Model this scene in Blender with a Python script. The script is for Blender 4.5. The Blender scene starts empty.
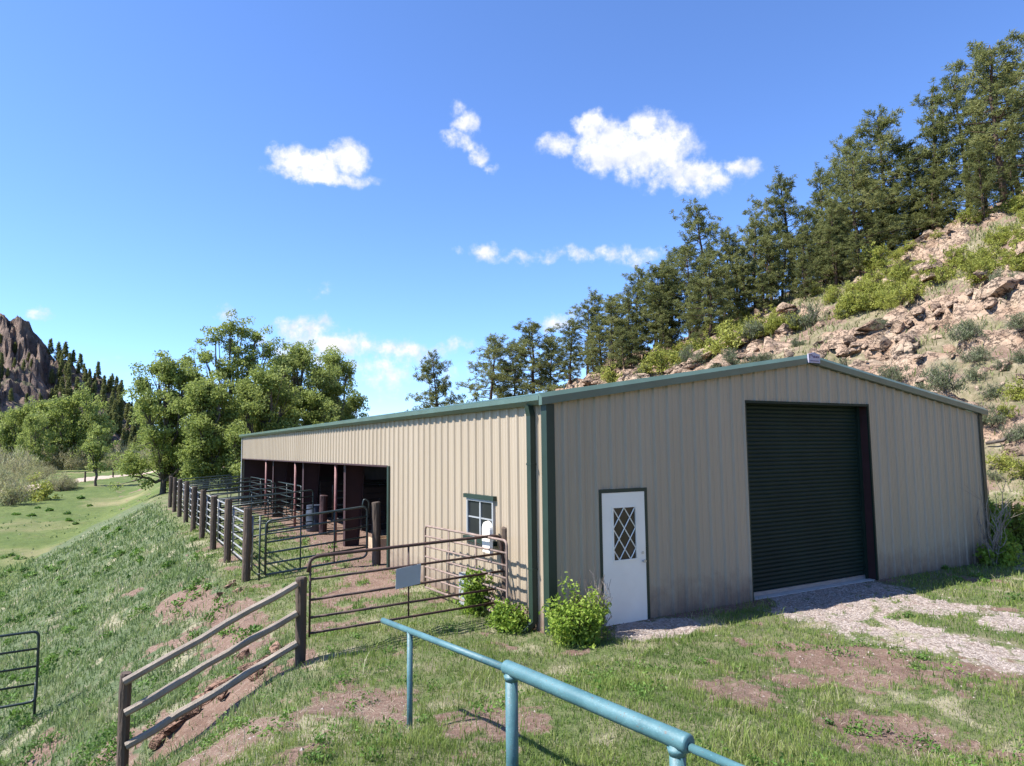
import bpy, math
import numpy as np
from mathutils import Matrix, Vector

SC = bpy.context.scene
COL = SC.collection
rng = np.random.default_rng(7)

# ------------------------------------------------------------------ camera
F, PITCH, ROLL, YAW = 701.8, math.radians(5.246), math.radians(-0.642), math.radians(29.677)
CAM = np.array([-5.771, -9.05, 2.777])
FW = np.array([math.sin(YAW)*math.cos(PITCH), math.cos(YAW)*math.cos(PITCH), math.sin(PITCH)])
_r = np.array([math.cos(YAW), -math.sin(YAW), 0.0]); _u = np.cross(_r, FW)
RT = _r*math.cos(ROLL) + _u*math.sin(ROLL)
UP = -_r*math.sin(ROLL) + _u*math.cos(ROLL)
def ray(x, y): return FW + RT*(x-512)/F - UP*(y-383)/F
def atd(x, y, t): return CAM + ray(x, y)*t
def atz(x, y, z):
    d = ray(x, y); return CAM + d*((z-CAM[2])/d[2])
def proj(P):
    d = np.asarray(P, float) - CAM; t = d@FW
    return 512+F*(d@RT)/t, 383-F*(d@UP)/t, t

# ------------------------------------------------------------------ noise
_prm = np.random.default_rng(3).permutation(4096)
_ga = np.random.default_rng(4).uniform(0, 2*np.pi, 4096)
_g3 = np.random.default_rng(5).normal(size=(4096, 3)); _g3 /= np.linalg.norm(_g3, axis=1)[:, None]
def _h(*a):
    k = np.zeros_like(a[0])
    for v in a: k = _prm[(k + v) & 4095]
    return k
def pn(x, y, s=0):
    x = np.asarray(x, float); y = np.asarray(y, float)
    xi = np.floor(x).astype(np.int64); yi = np.floor(y).astype(np.int64); fx = x-xi; fy = y-yi
    ux = fx*fx*fx*(fx*(fx*6-15)+10); uy = fy*fy*fy*(fy*(fy*6-15)+10)
    def g(i, j):
        a = _ga[_h(xi+i+s*57, yi+j)]; return np.cos(a)*(fx-i)+np.sin(a)*(fy-j)
    return 1.5*((g(0,0)*(1-ux)+g(1,0)*ux)*(1-uy)+(g(0,1)*(1-ux)+g(1,1)*ux)*uy)
def pn3(P, s=0):
    P = np.asarray(P, float); I = np.floor(P).astype(np.int64); f = P-I; u = f*f*(3-2*f); out = 0
    for i in (0,1):
        for j in (0,1):
            for k in (0,1):
                g = _g3[_h(I[...,0]+i+s*31, I[...,1]+j, I[...,2]+k)]
                d = g[...,0]*(f[...,0]-i)+g[...,1]*(f[...,1]-j)+g[...,2]*(f[...,2]-k)
                w = (u[...,0] if i else 1-u[...,0])*(u[...,1] if j else 1-u[...,1])*(u[...,2] if k else 1-u[...,2])
                out = out+d*w
    return 1.6*out
def fbm(x, y, o=4, s=0):
    r = 0; a = 1; f = 1
    for k in range(o):
        r = r+a*pn(np.asarray(x)*f+k*17.3, np.asarray(y)*f-k*9.1, s+k); a *= .5; f *= 2.03
    return r
def ss(a, b, x):
    t = np.clip((np.asarray(x, float)-a)/(b-a), 0, 1); return t*t*(3-2*t)
def sp(x, k): return k*np.logaddexp(0, np.asarray(x, float)/k)
def smax(a, b, k): return k*np.logaddexp(np.asarray(a)/k, np.asarray(b)/k)

# ------------------------------------------------------------------ objects
ORI = {}
class MB:
    def __init__(s): s.v = []; s.f = []; s.n = 0; s.att = {}
    def add(s, v, *faces, **att):
        v = np.asarray(v, float).reshape(-1, 3)
        for f in faces:
            if isinstance(f, list) and len({len(q) for q in f}) > 1:
                for m in {len(q) for q in f}: s.f.append(np.array([q for q in f if len(q) == m], np.int64)+s.n)
                continue
            f = np.asarray(f, np.int64)
            if f.size: s.f.append(f+s.n)
        for k in att:
            s.att.setdefault(k, []).append((s.n, np.broadcast_to(np.asarray(att[k], float), (len(v),))))
        s.v.append(v); s.n += len(v); return s
    def box(s, c, size, rz=0, M=None):
        h = np.asarray(size, float)/2
        b = np.array([[x, y, z] for z in (-1,1) for y in (-1,1) for x in (-1,1)], float)*h
        if M is not None: b = b@np.asarray(M).T
        if rz: ca, sa = math.cos(rz), math.sin(rz); b = np.c_[b[:,0]*ca-b[:,1]*sa, b[:,0]*sa+b[:,1]*ca, b[:,2]]
        return s.add(b+np.asarray(c, float), [[0,2,3,1],[4,5,7,6],[0,1,5,4],[2,6,7,3],[0,4,6,2],[1,3,7,5]])
    def bb(s, lo, hi): lo = np.asarray(lo, float); hi = np.asarray(hi, float); return s.box((lo+hi)/2, hi-lo)
    def tube(s, path, rad, n=8, cap=True, jit=0, **att):
        P = np.asarray(path, float); m = len(P); R = np.broadcast_to(np.asarray(rad, float), (m,))
        T = np.gradient(P, axis=0) if m > 2 else np.repeat((P[1:]-P[:1]), 2, 0)
        T = T/(np.linalg.norm(T, axis=1)[:, None]+1e-12)
        ref = np.array([0,0,1.]) if abs(T[0,2]) < .9 else np.array([1.,0,0])
        a0 = np.cross(T[0], ref); a0 /= np.linalg.norm(a0); V = []
        th = np.linspace(0, 2*np.pi, n, endpoint=False)
        for i in range(m):
            a0 = a0-T[i]*(a0@T[i]); a0 /= np.linalg.norm(a0)+1e-12; b0 = np.cross(T[i], a0)
            rr = R[i]*(1+(rng.uniform(-jit, jit, n) if jit else 0))
            V.append(P[i]+np.outer(np.cos(th)*rr, a0)+np.outer(np.sin(th)*rr, b0))
        i = np.arange(m-1)[:, None]*n; j = np.arange(n)[None]; k = (j+1) % n
        q = np.stack([i+j, i+k, i+n+k, i+n+j], -1).reshape(-1, 4)
        fs = [q]
        if cap: fs += [np.arange(n)[::-1][None], (np.arange(n)+(m-1)*n)[None]]
        return s.add(np.concatenate(V), *fs, **att)
    def build(s, name, mat, parent=None, smooth=False, origin=None):
        v = np.concatenate(s.v) if s.v else np.zeros((0,3))
        o0 = ORI[parent.name] if parent is not None else (np.zeros(3) if origin is None else np.asarray(origin, float))
        me = bpy.data.meshes.new(name)
        me.vertices.add(len(v)); me.vertices.foreach_set('co', (v-o0).astype(np.float32).ravel())
        cnt = np.concatenate([np.full(len(f), f.shape[1]) for f in s.f]); idx = np.concatenate([f.ravel() for f in s.f])
        me.loops.add(len(idx)); me.loops.foreach_set('vertex_index', idx.astype(np.int32))
        me.polygons.add(len(cnt)); st = np.concatenate([[0], np.cumsum(cnt)[:-1]])
        me.polygons.foreach_set('loop_start', st.astype(np.int32)); me.polygons.foreach_set('loop_total', cnt.astype(np.int32))
        me.polygons.foreach_set('use_smooth', np.full(len(cnt), bool(smooth)))
        me.update(calc_edges=True)
        for k, lst in s.att.items():
            a = me.attributes.new(k, 'FLOAT', 'POINT'); d = np.zeros(len(v), np.float32)
            for st0, arr in lst: d[st0:st0+len(arr)] = arr
            a.data.foreach_set('value', d)
        me.materials.append(mat)
        o = bpy.data.objects.new(name, me); COL.objects.link(o); ORI[o.name] = o0
        if parent is not None: o.parent = parent
        else: o.location = o0
        return o
def tag(o, label=None, cat=None, group=None, kind=None):
    if label: o['label'] = label
    if cat: o['category'] = cat
    if group: o['group'] = group
    if kind: o['kind'] = kind
    return o
def thing(name, label, cat, loc=(0,0,0), group=None):
    o = bpy.data.objects.new(name, None); COL.objects.link(o); o.empty_display_size = .2
    o.location = loc; ORI[o.name] = np.asarray(loc, float); return tag(o, label, cat, group)
def dup(o, loc, rz=0, s=1, label=None, parent=None):
    c = o.copy(); COL.objects.link(c); ORI[c.name] = np.asarray(loc, float)
    if parent is None:
        c.location = loc; c.rotation_euler = (0, 0, rz); c.scale = (s,)*3 if np.isscalar(s) else s
        if label: c['label'] = label
    else: c.parent = parent
    for ch in list(o.children): dup(ch, (0,0,0), parent=c)
    return c
def place(o, loc, rz=0, s=1):
    o.location = loc; o.rotation_euler = (0,0,rz); o.scale = (s,)*3 if np.isscalar(s) else s
    return o

# ------------------------------------------------------------------ materials
class NT:
    def __init__(s, t): s.t = t; s.t.nodes.clear()
    def n(s, ty, ins=None, **kw):
        d = s.t.nodes.new(ty)
        for k, v in kw.items(): setattr(d, k, v)
        for k, v in (ins or {}).items():
            if isinstance(v, bpy.types.NodeSocket): s.t.links.new(v, d.inputs[k])
            else: d.inputs[k].default_value = v
        return d
    def math(s, op, a, b=0.0, c=None, clamp=False):
        i = {0: a, 1: b}
        if c is not None: i[2] = c
        return s.n('ShaderNodeMath', i, operation=op, use_clamp=clamp).outputs[0]
    def mix(s, f, a, b, mode='MIX'):
        d = s.n('ShaderNodeMix', {0: f}, data_type='RGBA', blend_type=mode)
        for k, v in ((6, a), (7, b)):
            if isinstance(v, bpy.types.NodeSocket): s.t.links.new(v, d.inputs[k])
            else: d.inputs[k].default_value = (*v[:3], 1)
        return d.outputs[2]
    def noise(s, vec, scale, detail=4, rough=.55, dim='3D'):
        return s.n('ShaderNodeTexNoise', {'Vector': vec, 'Scale': scale, 'Detail': detail, 'Roughness': rough}).outputs[0]
    def ramp(s, f, pts):
        d = s.n('ShaderNodeValToRGB', {0: f}); e = d.color_ramp.elements
        while len(e) < len(pts): e.new(.5)
        for q, (p, c) in zip(e, pts): q.position = p; q.color = (*c, 1) if len(c) == 3 else c
        return d.outputs[0]
    def rng(s, f, a, b, c=0., d=1.): return s.n('ShaderNodeMapRange', {0: f, 1: a, 2: b, 3: c, 4: d}).outputs[0]
    def att(s, name): return s.n('ShaderNodeAttribute', attribute_name=name).outputs['Fac']
def newmat(name):
    m = bpy.data.materials.new(name); m.use_nodes = True; return m, NT(m.node_tree)
def mat(name, col, rough=.6, var=.25, scale=3., metal=0., bump=.0, bscale=30., spec=.5, stain=None, smix=.5, sscale=1.2, stretch=(1,1,1)):
    m, t = newmat(name)
    tc = t.n('ShaderNodeNewGeometry').outputs['Position']
    v = t.n('ShaderNodeMapping', {'Vector': tc, 'Scale': stretch}).outputs[0]
    n = t.noise(v, scale, 6)
    c = t.mix(t.rng(n, .3, .7), [x*(1-var) for x in col], [min(1, x*(1+var)) for x in col])
    if stain:
        n2 = t.noise(v, sscale, 8, .65); c = t.mix(t.rng(n2, .5, .68, 0, smix), c, stain)
    b = t.n('ShaderNodeBsdfPrincipled', {'Base Color': c, 'Roughness': rough, 'Metallic': metal, 'Specular IOR Level': spec})
    if bump:
        bn = t.n('ShaderNodeBump', {'Strength': bump, 'Distance': .02, 'Height': t.noise(v, bscale, 5)}); t.t.links.new(bn.outputs[0], b.inputs['Normal'])
    o = t.n('ShaderNodeOutputMaterial'); t.t.links.new(b.outputs[0], o.inputs[0]); return m
def leafmat(name, cols, trans=.3, rough=.6, spec=.25):
    m, t = newmat(name)
    a = t.att('tint'); oi = t.n('ShaderNodeObjectInfo').outputs['Random']
    f = t.math('ADD', a, t.math('MULTIPLY', t.math('SUBTRACT', oi, .5), .3), clamp=True)
    c = t.ramp(f, [(i/(len(cols)-1), q) for i, q in enumerate(cols)])
    p = t.n('ShaderNodeBsdfPrincipled', {'Base Color': c, 'Roughness': rough, 'Specular IOR Level': spec})
    tr = t.n('ShaderNodeBsdfTranslucent', {'Color': c})
    mx = t.n('ShaderNodeMixShader', {0: trans, 1: p.outputs[0], 2: tr.outputs[0]})
    o = t.n('ShaderNodeOutputMaterial'); t.t.links.new(mx.outputs[0], o.inputs[0]); return m

def siding_mat():
    m, t = newmat('tan_siding'); pos = t.n('ShaderNodeNewGeometry').outputs['Position']
    z = t.n('ShaderNodeSeparateXYZ', {0: pos}).outputs[2]
    v = t.n('ShaderNodeMapping', {'Vector': pos, 'Scale': (1, 1, .12)}).outputs[0]
    c = t.mix(t.rng(t.noise(v, .9, 6, .6), .3, .7), (.332,.264,.184), (.380,.306,.219))
    c = t.mix(t.rng(t.noise(v, 5., 6, .65), .55, .75, 0, .35), c, (.30,.245,.18))
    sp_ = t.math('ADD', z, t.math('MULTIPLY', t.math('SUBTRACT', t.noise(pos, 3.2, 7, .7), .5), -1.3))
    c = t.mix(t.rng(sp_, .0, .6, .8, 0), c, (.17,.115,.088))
    b = t.n('ShaderNodeBsdfPrincipled', {'Base Color': c, 'Roughness': .45, 'Specular IOR Level': .4})
    bn = t.n('ShaderNodeBump', {'Strength': .25, 'Distance': .03, 'Height': t.noise(t.n('ShaderNodeMapping', {'Vector': pos, 'Scale': (1, 1, .35)}).outputs[0], 1.6, 3)})
    t.t.links.new(bn.outputs[0], b.inputs['Normal'])
    o = t.n('ShaderNodeOutputMaterial'); t.t.links.new(b.outputs[0], o.inputs[0]); return m
def chipped_mat(name, col, col2, chip, rough):
    m, t = newmat(name); pos = t.n('ShaderNodeNewGeometry').outputs['Position']
    c = t.mix(t.rng(t.noise(pos, 5, 7, .65), .35, .65), col, col2)
    c = t.mix(t.rng(t.noise(pos, 34, 6, .7), .62, .66, 0, .9), c, chip)
    c = t.mix(t.rng(t.noise(pos, 90, 3, .6), .64, .68, 0, .6), c, [x*1.9 for x in col2])
    b = t.n('ShaderNodeBsdfPrincipled', {'Base Color': c, 'Roughness': rough})
    bn = t.n('ShaderNodeBump', {'Strength': .3, 'Distance': .01, 'Height': t.noise(pos, 50, 6, .7)}); t.t.links.new(bn.outputs[0], b.inputs['Normal'])
    o = t.n('ShaderNodeOutputMaterial'); t.t.links.new(b.outputs[0], o.inputs[0]); return m

def rockcol(t, pos, k=1., tint=(1,1,1)):
    rp = t.n('ShaderNodeMapping', {'Vector': pos, 'Rotation': (0, .46, .25), 'Scale': (.45*k, k, 1.5*k)}).outputs[0]
    q = lambda c: tuple(a*b for a, b in zip(c, tint))
    c = t.mix(t.rng(t.noise(rp, 1.0, 8, .68), .33, .67), q((.25,.172,.125)), q((.47,.37,.29)))
    c = t.mix(t.rng(t.noise(pos, .45*k, 6, .6), .5, .66, 0, .7), c, q((.43,.365,.285)))
    c = t.mix(t.rng(t.noise(rp, 3.5, 7, .7), .53, .69, 0, .6), c, q((.15,.105,.08)))
    crk = t.math('MINIMUM', t.math('ABSOLUTE', t.math('SUBTRACT', t.noise(rp, .8, 5, .6), .5)), t.math('ABSOLUTE', t.math('SUBTRACT', t.noise(rp, 1.9, 5, .6), .52)))
    crk = t.rng(crk, .004, .022, 1, 0); c = t.mix(t.math('MULTIPLY', crk, .85), c, q((.045,.034,.028)))
    h = t.math('SUBTRACT', t.math('ADD', t.noise(rp, 2.5, 9, .72), t.math('MULTIPLY', t.noise(pos, 9*k, 6, .7), .35)), t.math('MULTIPLY', crk, .4))
    return c, h, crk
def rock_mat(name, tint=(1,1,1), k=1.):
    m, t = newmat(name); pos = t.n('ShaderNodeNewGeometry').outputs['Position']; c, h, _ = rockcol(t, pos, k, tint)
    b = t.n('ShaderNodeBsdfPrincipled', {'Base Color': c, 'Roughness': .95, 'Specular IOR Level': .15})
    bn = t.n('ShaderNodeBump', {'Strength': 1., 'Distance': .16/k, 'Height': h}); t.t.links.new(bn.outputs[0], b.inputs['Normal'])
    o = t.n('ShaderNodeOutputMaterial'); t.t.links.new(b.outputs[0], o.inputs[0]); return m

M = {}
M['siding'] = siding_mat()
M['green'] = mat('green_trim', (.020,.036,.026), .45, .12, 2, spec=.35)
M['gutter'] = mat('sunlit_green_trim', (.076,.118,.086), .36, .12, 2, spec=.6, stain=(.085,.14,.115), smix=.5, sscale=2)  # the trim green again, lightened for the sun on gutter and rake
M['dkgreen'] = mat('dark_green_door', (.008,.019,.013), .6, .15, 1.5, spec=.25, stain=(.015,.027,.02), smix=.5)
M['roof'] = mat('green_roof', (.085,.15,.12), .4, .1, 1)
M['red'] = mat('red_primer_steel', (.032,.009,.009), .7, .2, 3)
M['pinkpipe'] = mat('faded_red_pipe', (.19,.075,.065), .6, .25, 6)
M['white'] = mat('white_paint', (.82,.76,.66), .4, .04, 2, stain=(.70,.63,.54), smix=.3)
M['glass'] = mat('dark_glass', (.02,.022,.022), .3, .2, 2, spec=.2)
M['pane_brown'] = mat('door_glass', (.045,.030,.024), .1, .3, 5, spec=.5)
M['vinyl'] = mat('grey_vinyl', (.30,.31,.31), .5, .05, 2)
M['steel'] = mat('brushed_steel', (.5,.5,.5), .35, .1, 5, metal=.8)
M['concrete'] = mat('concrete', (.42,.40,.37), .9, .15, 8, bump=.3)
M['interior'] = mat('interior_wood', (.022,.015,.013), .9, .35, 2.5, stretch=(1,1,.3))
M['post'] = mat('weathered_post', (.085,.058,.040), .9, .35, 5, bump=.6, bscale=40, stain=(.04,.03,.025), smix=.6, stretch=(1,1,.25))
M['railwood'] = mat('weathered_rail', (.27,.22,.17), .9, .3, 6, bump=.6, bscale=30, stain=(.13,.10,.08), smix=.7, sscale=3)
M['litpipe'] = mat('sunlit_grey_pipe', (.30,.30,.29), .5, .25, 6, metal=.2, stain=(.12,.09,.07), smix=.5, sscale=4)  # outer corral rails, their sunlit side put into the colour
M['black_shade_pipe'] = mat('black_green_and_shade_pipe', (.018,.030,.027), .42, .25, 6, stain=(.07,.055,.045), smix=.4, sscale=5)  # gate paint; on the corral dividers it paints in their shaded side
M['rustpipe'] = mat('rusty_brown_pipe', (.060,.030,.022), .7, .35, 9, stain=(.12,.07,.05), smix=.5, sscale=6)
M['paleframe'] = mat('pale_rust_pipe', (.23,.16,.125), .7, .3, 9, stain=(.09,.05,.035), smix=.6, sscale=6)
M['blue'] = chipped_mat('teal_pipe_paint', (.050,.125,.137), (.080,.172,.184), (.12,.075,.05), .5)
M['greysheet'] = mat('grey_sheet', (.36,.38,.40), .5, .08, 3)
M['barrel'] = mat('blue_grey_plastic', (.035,.045,.065), .5, .2, 4)
M['bark'] = mat('pine_bark', (.075,.045,.030), .95, .4, 9, bump=.8, bscale=12)
M['greybark'] = mat('cottonwood_bark', (.10,.08,.062), .95, .35, 5, bump=.8, bscale=10)
M['twig'] = mat('bare_twig', (.24,.20,.165), .95, .3, 9)
M['rock'] = rock_mat('pink_granite', (.97,.90,.81))
M['redrock'] = rock_mat('red_sandstone', (.75,.60,.55), 4.)
M['pebble'] = mat('gravel_stones', (.33,.275,.24), .9, .35, 40, stain=(.22,.155,.13), smix=.7, sscale=22)
M['pine'] = leafmat('pine_needles', [(.085,.10,.034),(.185,.200,.066),(.30,.30,.115)], .45)
M['cotton'] = leafmat('cottonwood_leaves', [(.17,.215,.050),(.30,.35,.092),(.41,.45,.16)], .5)
M['bushleaf'] = leafmat('bright_bush_leaves', [(.11,.19,.022),(.23,.33,.040),(.38,.46,.09)], .45)
M['oak'] = leafmat('scrub_oak_leaves', [(.17,.19,.04),(.33,.35,.065),(.46,.45,.13)], .45)
M['sage'] = leafmat('grey_green_leaves', [(.085,.105,.052),(.15,.17,.085),(.24,.25,.15)], .3)
M['willow'] = leafmat('willow_brush', [(.27,.22,.14),(.34,.33,.16),(.40,.41,.17)], .35)
M['grass'] = leafmat('yard_grass', [(.075,.13,.030),(.14,.215,.042),(.25,.30,.075),(.47,.42,.26)], .4)
M['bank'] = leafmat('bank_grass', [(.080,.130,.045),(.155,.220,.073),(.255,.305,.12),(.46,.42,.27)], .4)
M['weed'] = leafmat('weed_leaves', [(.07,.14,.03),(.13,.23,.04),(.20,.30,.07)], .35)
M['farrock'] = mat('far_rock', (.17,.115,.092), .95, .45, .12, bump=.0, stain=(.075,.065,.05), smix=.9, sscale=.045)
# ------------------------------------------------------------------ terrain
W, HE, HP, L = 12.208, 3.435, 4.353, 28.7
def rockw(X, Y):
    n = fbm(X*.07, Y*.07, 3, 11)
    r = ss(15.5, 19, X)*ss(47, 33, X+6*n)*ss(70, 40, Y)
    up = ss(30, 36, X)*ss(-.05, .25, fbm(X*.16+9, Y*.16, 3, 12))*.9
    cut = ss(-.05, .3, fbm(X*.13-4, Y*.13+2, 3, 13))
    return np.clip(np.maximum(r*(1-.75*cut), up), 0, 1)
def hillh(X, Y):
    d = (25*(X-62)+34*(Y-20))/42.2 - 5.5 + 2.2*fbm(X*.06, Y*.06, 2, 21)
    h = .5*sp(X-14.0, .9) - .8*sp(d, 2.)
    return np.maximum(0, sp(h, .35)-.262)
def base(X, Y):
    pad = .30*ss(-1., -3.5, Y)*ss(1.5, -1.5, X) - .2*ss(-.5, -3, X)*ss(1.5, 3, Y) - .7*ss(36, 62, Y)
    Xe = np.where(Y < 1, -3.3-.5*(1-Y), -3.3)+.05*np.maximum(Y-36, 0) + .18*fbm(X*.3, Y*.3, 2, 31)
    bank = pad-.52*sp(Xe-X, .3)
    mead = -3.5+2.0*np.clip((Y-42)/70, 0, 1)+.012*np.maximum(Y-112, 0) + .004*np.maximum(-X-40, 0)
    return smax(bank, mead, .35)
def T(X, Y):
    X = np.asarray(X, float); Y = np.asarray(Y, float)
    z = base(X, Y); h = hillh(X, Y); hw = ss(.3, 2.5, h)
    R = rockw(X, Y)*hw
    ph = X*.33-Y*.06+1.1*fbm(X*.11, Y*.11, 3, 41); s1 = ph-np.floor(ph)
    led = (1-s1)*ss(0, .12, s1)
    ph2 = X*.85+Y*.12+1.2*fbm(X*.3+5, Y*.3, 3, 42); s2 = ph2-np.floor(ph2); led2 = (1-s2)*ss(0, .15, s2)
    z = z+h+R*(1.0*led+.30*led2+.35*fbm(X*.25, Y*.25, 3, 43)+.13*np.abs(fbm(X*.9, Y*.9, 3, 44))) + hw*.25*fbm(X*.2, Y*.2, 3, 45)
    inb = ss(-.6, 0, X)*ss(W+.6, W, X)*ss(-.6, 0, Y)*ss(L+.6, L, Y)
    rough = (1-inb)*(.05+.06*ss(-3.2, -5, X))
    return z+rough*fbm(X*.6, Y*.6, 3, 46)+(1-.8*inb)*.018*fbm(X*3.1, Y*3.1, 2, 47)
def Tz(x, y): return float(T(np.array([x]), np.array([y]))[0])
_ts = np.concatenate([np.arange(3, 40, .05), np.arange(40, 420, .2)])
def hit(x, y):
    P = CAM+np.outer(_ts, ray(x, y)); b = P[:,2] < T(P[:,0], P[:,1])
    i = int(np.argmax(b)) if b.any() else len(_ts)-1
    return P[i], _ts[i]
def seg(X, Y, ax, ay, bx, by):
    t = np.clip(((X-ax)*(bx-ax)+(Y-ay)*(by-ay))/((bx-ax)**2+(by-ay)**2), 0, 1)
    return np.hypot(X-ax-t*(bx-ax), Y-ay-t*(by-ay))
def masks(X, Y):
    X = np.asarray(X, float); Y = np.asarray(Y, float)
    n1 = fbm(X*.55, Y*.55, 4, 51); n2 = fbm(X*1.7, Y*1.7, 3, 52); n3 = fbm(X*.25, Y*.25, 2, 53); n4 = fbm(X*4.5, Y*4.5, 3, 56)
    g = {}
    gx = ss(3.3, 4.1, X+.4*n2-.9*ss(-1.2, 0, Y))*ss(8.0, 7.4, X+.35*n2-.2*Y)*ss(.5, .2, Y)*ss(-16, -11, Y)
    isl = ss(.55, .2, np.abs(X-5.5-.25*n2))*ss(-1.5, -2.4, Y)
    gx = gx*(1-isl*ss(-.5, 0, n1+.2))*(1-.6*ss(.1,.5,n4))*(1-.55*ss(.0,.5,n2+.3*n1)*ss(-.6,-1.6,Y))
    gd = ss(1.0, .5, np.hypot((X-1.55)/1.05, (Y+.55)/.62)+.3*n2)
    strip = ss(-.55, -.3, Y)*ss(.3, 0, Y)*ss(.6, 1., X)*ss(9, 8, X)*.6
    g['gravel'] = np.clip(np.maximum(gx, gd), 0, 1)
    d = ss(.42, .9, n1+.3*n2+.3*n4)*.8*ss(13.5, 12, X)*(1-.5*ss(-4.5, -6, X))
    def blob(cx, cy, rx, ry, k=1.): return k*ss(1.1, .35, np.hypot((X-cx)/rx, (Y-cy)/ry)+.6*n2+.5*n4)
    for b in ((2.4,-3.1,1.5,.9), (3.6,-4.2,1.6,.7,.8), (.2,-3.4,.8,.7,.8), (.6,-4.6,.9,.6,.8), (-3.75,5.2,.65,3.2), (-4.1,8.6,.6,2.2,.9), (-4.5,1.15,1.4,.6), (-5.6,1.9,.7,.8,.7),
              (-1.2,5.0,1.2,1.3,.9), (-.5,6.6,.9,2.5,.9), (-.2,12,.8,7,.8), (-3.5,-1.4,.9,1.0), (-4.5,-1.6,.9,.9,.9), (-2.6,-3.0,.6,1.,.7), (-6.6,4.5,.6,1.6,.6)):
        d = np.maximum(d, blob(*b))
    d = np.maximum(d, strip)
    inb = ss(-.2, .1, X)*ss(W, W-.2, X)*ss(-.05, .1, Y)*ss(L, L-.2, Y); d = np.maximum(d, inb)
    hill = ss(.15, .8, hillh(X, Y))
    d = d*(1-.35*hill)+hill*.55*ss(-.1, .4, n3+.4*n1); d = np.maximum(d, ss(13.2, 14.2, X)*ss(17.5, 15.8, X)*ss(-.3, .3, n1+.1)*.8)
    g['dirt'] = np.clip(d, 0, 1)*(1-g['gravel'])
    g['rock'] = rockw(X, Y)*ss(.3, 2.5, hillh(X, Y))
    bankm = ss(-3.0, -3.8, X)*(1-ss(.2,.8,d))
    g['bank'] = ss(-2.9, -3.9, X)*ss(-1.5, 1.5, Y)
    g['mead'] = ss(.55, .1, base(X, Y)-(-3.5+2.0*np.clip((Y-42)/70, 0, 1)))*ss(8, -2, X) if X.ndim else 0
    g['mead'] = np.maximum(g['mead'], ss(50, 62, Y)*ss(.6, .2, hillh(X, Y)))
    st = ss(.25, .6, fbm(X*.8+7, Y*.8, 3, 55))*.75
    st = np.maximum(st, blob(-3.9,-1.7,1.2,1.3,1.)); st = np.maximum(st, blob(-4.2,6.8,.45,1.6,.6))
    g['straw'] = np.clip(st, 0, 1)
    rd = seg(X, Y, -18.5, 92, -6, 128); rd = np.minimum(rd, seg(X, Y, -6, 128, 14, 150)); rd = np.minimum(rd, seg(X, Y, -18.5, 92, -40, 84))
    g['hill'] = ss(.4, 2., hillh(X, Y))
    g['road'] = ss(2.6, 1.9, rd)
    return g

rr = [1.2]
while rr[-1] < 900: rr.append(rr[-1]*1.0105+.002)
rr = np.array(rr)
aa = np.concatenate([YAW+np.radians(np.arange(-46, 46, .2)), YAW+np.radians(np.arange(46, 314, 2.))])
XX = CAM[0]+np.outer(rr, np.sin(aa)); YY = CAM[1]+np.outer(rr, np.cos(aa))
ZZ = T(XX, YY); g = masks(XX, YY)
nr, na = XX.shape
vv = np.stack([XX, YY, ZZ], -1).reshape(-1, 3)
i = np.arange(nr-1)[:, None]*na; j = np.arange(na)[None]; k = (j+1) % na
q = np.stack([i+j, i+na+j, i+na+k, i+k], -1).reshape(-1, 4)[:, ::-1]
mb = MB(); mb.add(np.vstack([vv, [[CAM[0], CAM[1], Tz(CAM[0], CAM[1])]]]), q,
    np.stack([np.full(na, nr*na), np.arange(na), (np.arange(na)+1) % na], -1)[:, ::-1],
    **{kk: np.append(g[kk].ravel(), 0) for kk in g})
gm, t = newmat('ground_cover')
pos = t.n('ShaderNodeNewGeometry').outputs['Position']
nA, nB, nC, nD = t.noise(pos, 2.2, 8, .62), t.noise(pos, 14, 8, .7), t.noise(pos, .22, 5), t.noise(pos, 60, 4, .7)
grass = t.mix(t.rng(nB, .35, .65), (.060,.090,.028), (.14,.165,.06))
grass = t.mix(t.rng(nA, .4, .7), grass, (.21,.185,.11))
bankc = t.mix(t.rng(nB, .35, .65), (.06,.085,.04), (.14,.17,.085)); bankc = t.mix(t.rng(nA, .5, .8), bankc, (.20,.175,.11))
mead = t.mix(t.rng(nC, .3, .7), (.085,.12,.030), (.140,.165,.050)); mead = t.mix(t.rng(nA, .42, .7, 0, .75), mead, (.055,.085,.026))
mead = t.mix(t.rng(t.noise(pos, .09, 6, .6), .52, .68, 0, .75), mead, (.27,.225,.12))
dirt = t.mix(t.rng(nA, .3, .7), (.150,.092,.068), (.235,.155,.115)); dirt = t.mix(t.rng(nB, .5, .66, 0, .8), dirt, (.33,.25,.195)); dirt = t.mix(t.rng(nD, .5, .36, 0, .7), dirt, (.095,.06,.046))
vo = t.n('ShaderNodeTexVoronoi', {'Vector': pos, 'Scale': 28.})
gravel = t.mix(t.rng(t.n('ShaderNodeSeparateColor', {0: vo.outputs['Color']}).outputs[0], 0, 1), (.20,.155,.125), (.44,.37,.315))
gravel = t.mix(t.rng(nA, .5, .75, 0, .5), gravel, (.26,.17,.13))
rock, rockh, crk = rockcol(t, pos, 1., (.97,.90,.81))
road = t.mix(nA, (.36,.27,.20), (.48,.38,.30))
def sharp(a, lo, hi, amt=.5):
    return t.rng(t.math('ADD', t.att(a), t.math('MULTIPLY', t.math('SUBTRACT', nB, .5), amt)), lo, hi)
hillc = t.mix(t.rng(nA, .35, .65), (.13,.125,.06), (.27,.225,.14)); hillc = t.mix(t.rng(nB, .45, .7), hillc, (.16,.11,.08))
c = t.mix(sharp('bank', .3, .7), grass, bankc)
c = t.mix(sharp('hill', .3, .7), c, hillc)
c = t.mix(t.math('MULTIPLY', sharp('straw', .4, .8, .8), .7), c, (.36,.31,.21))
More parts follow.
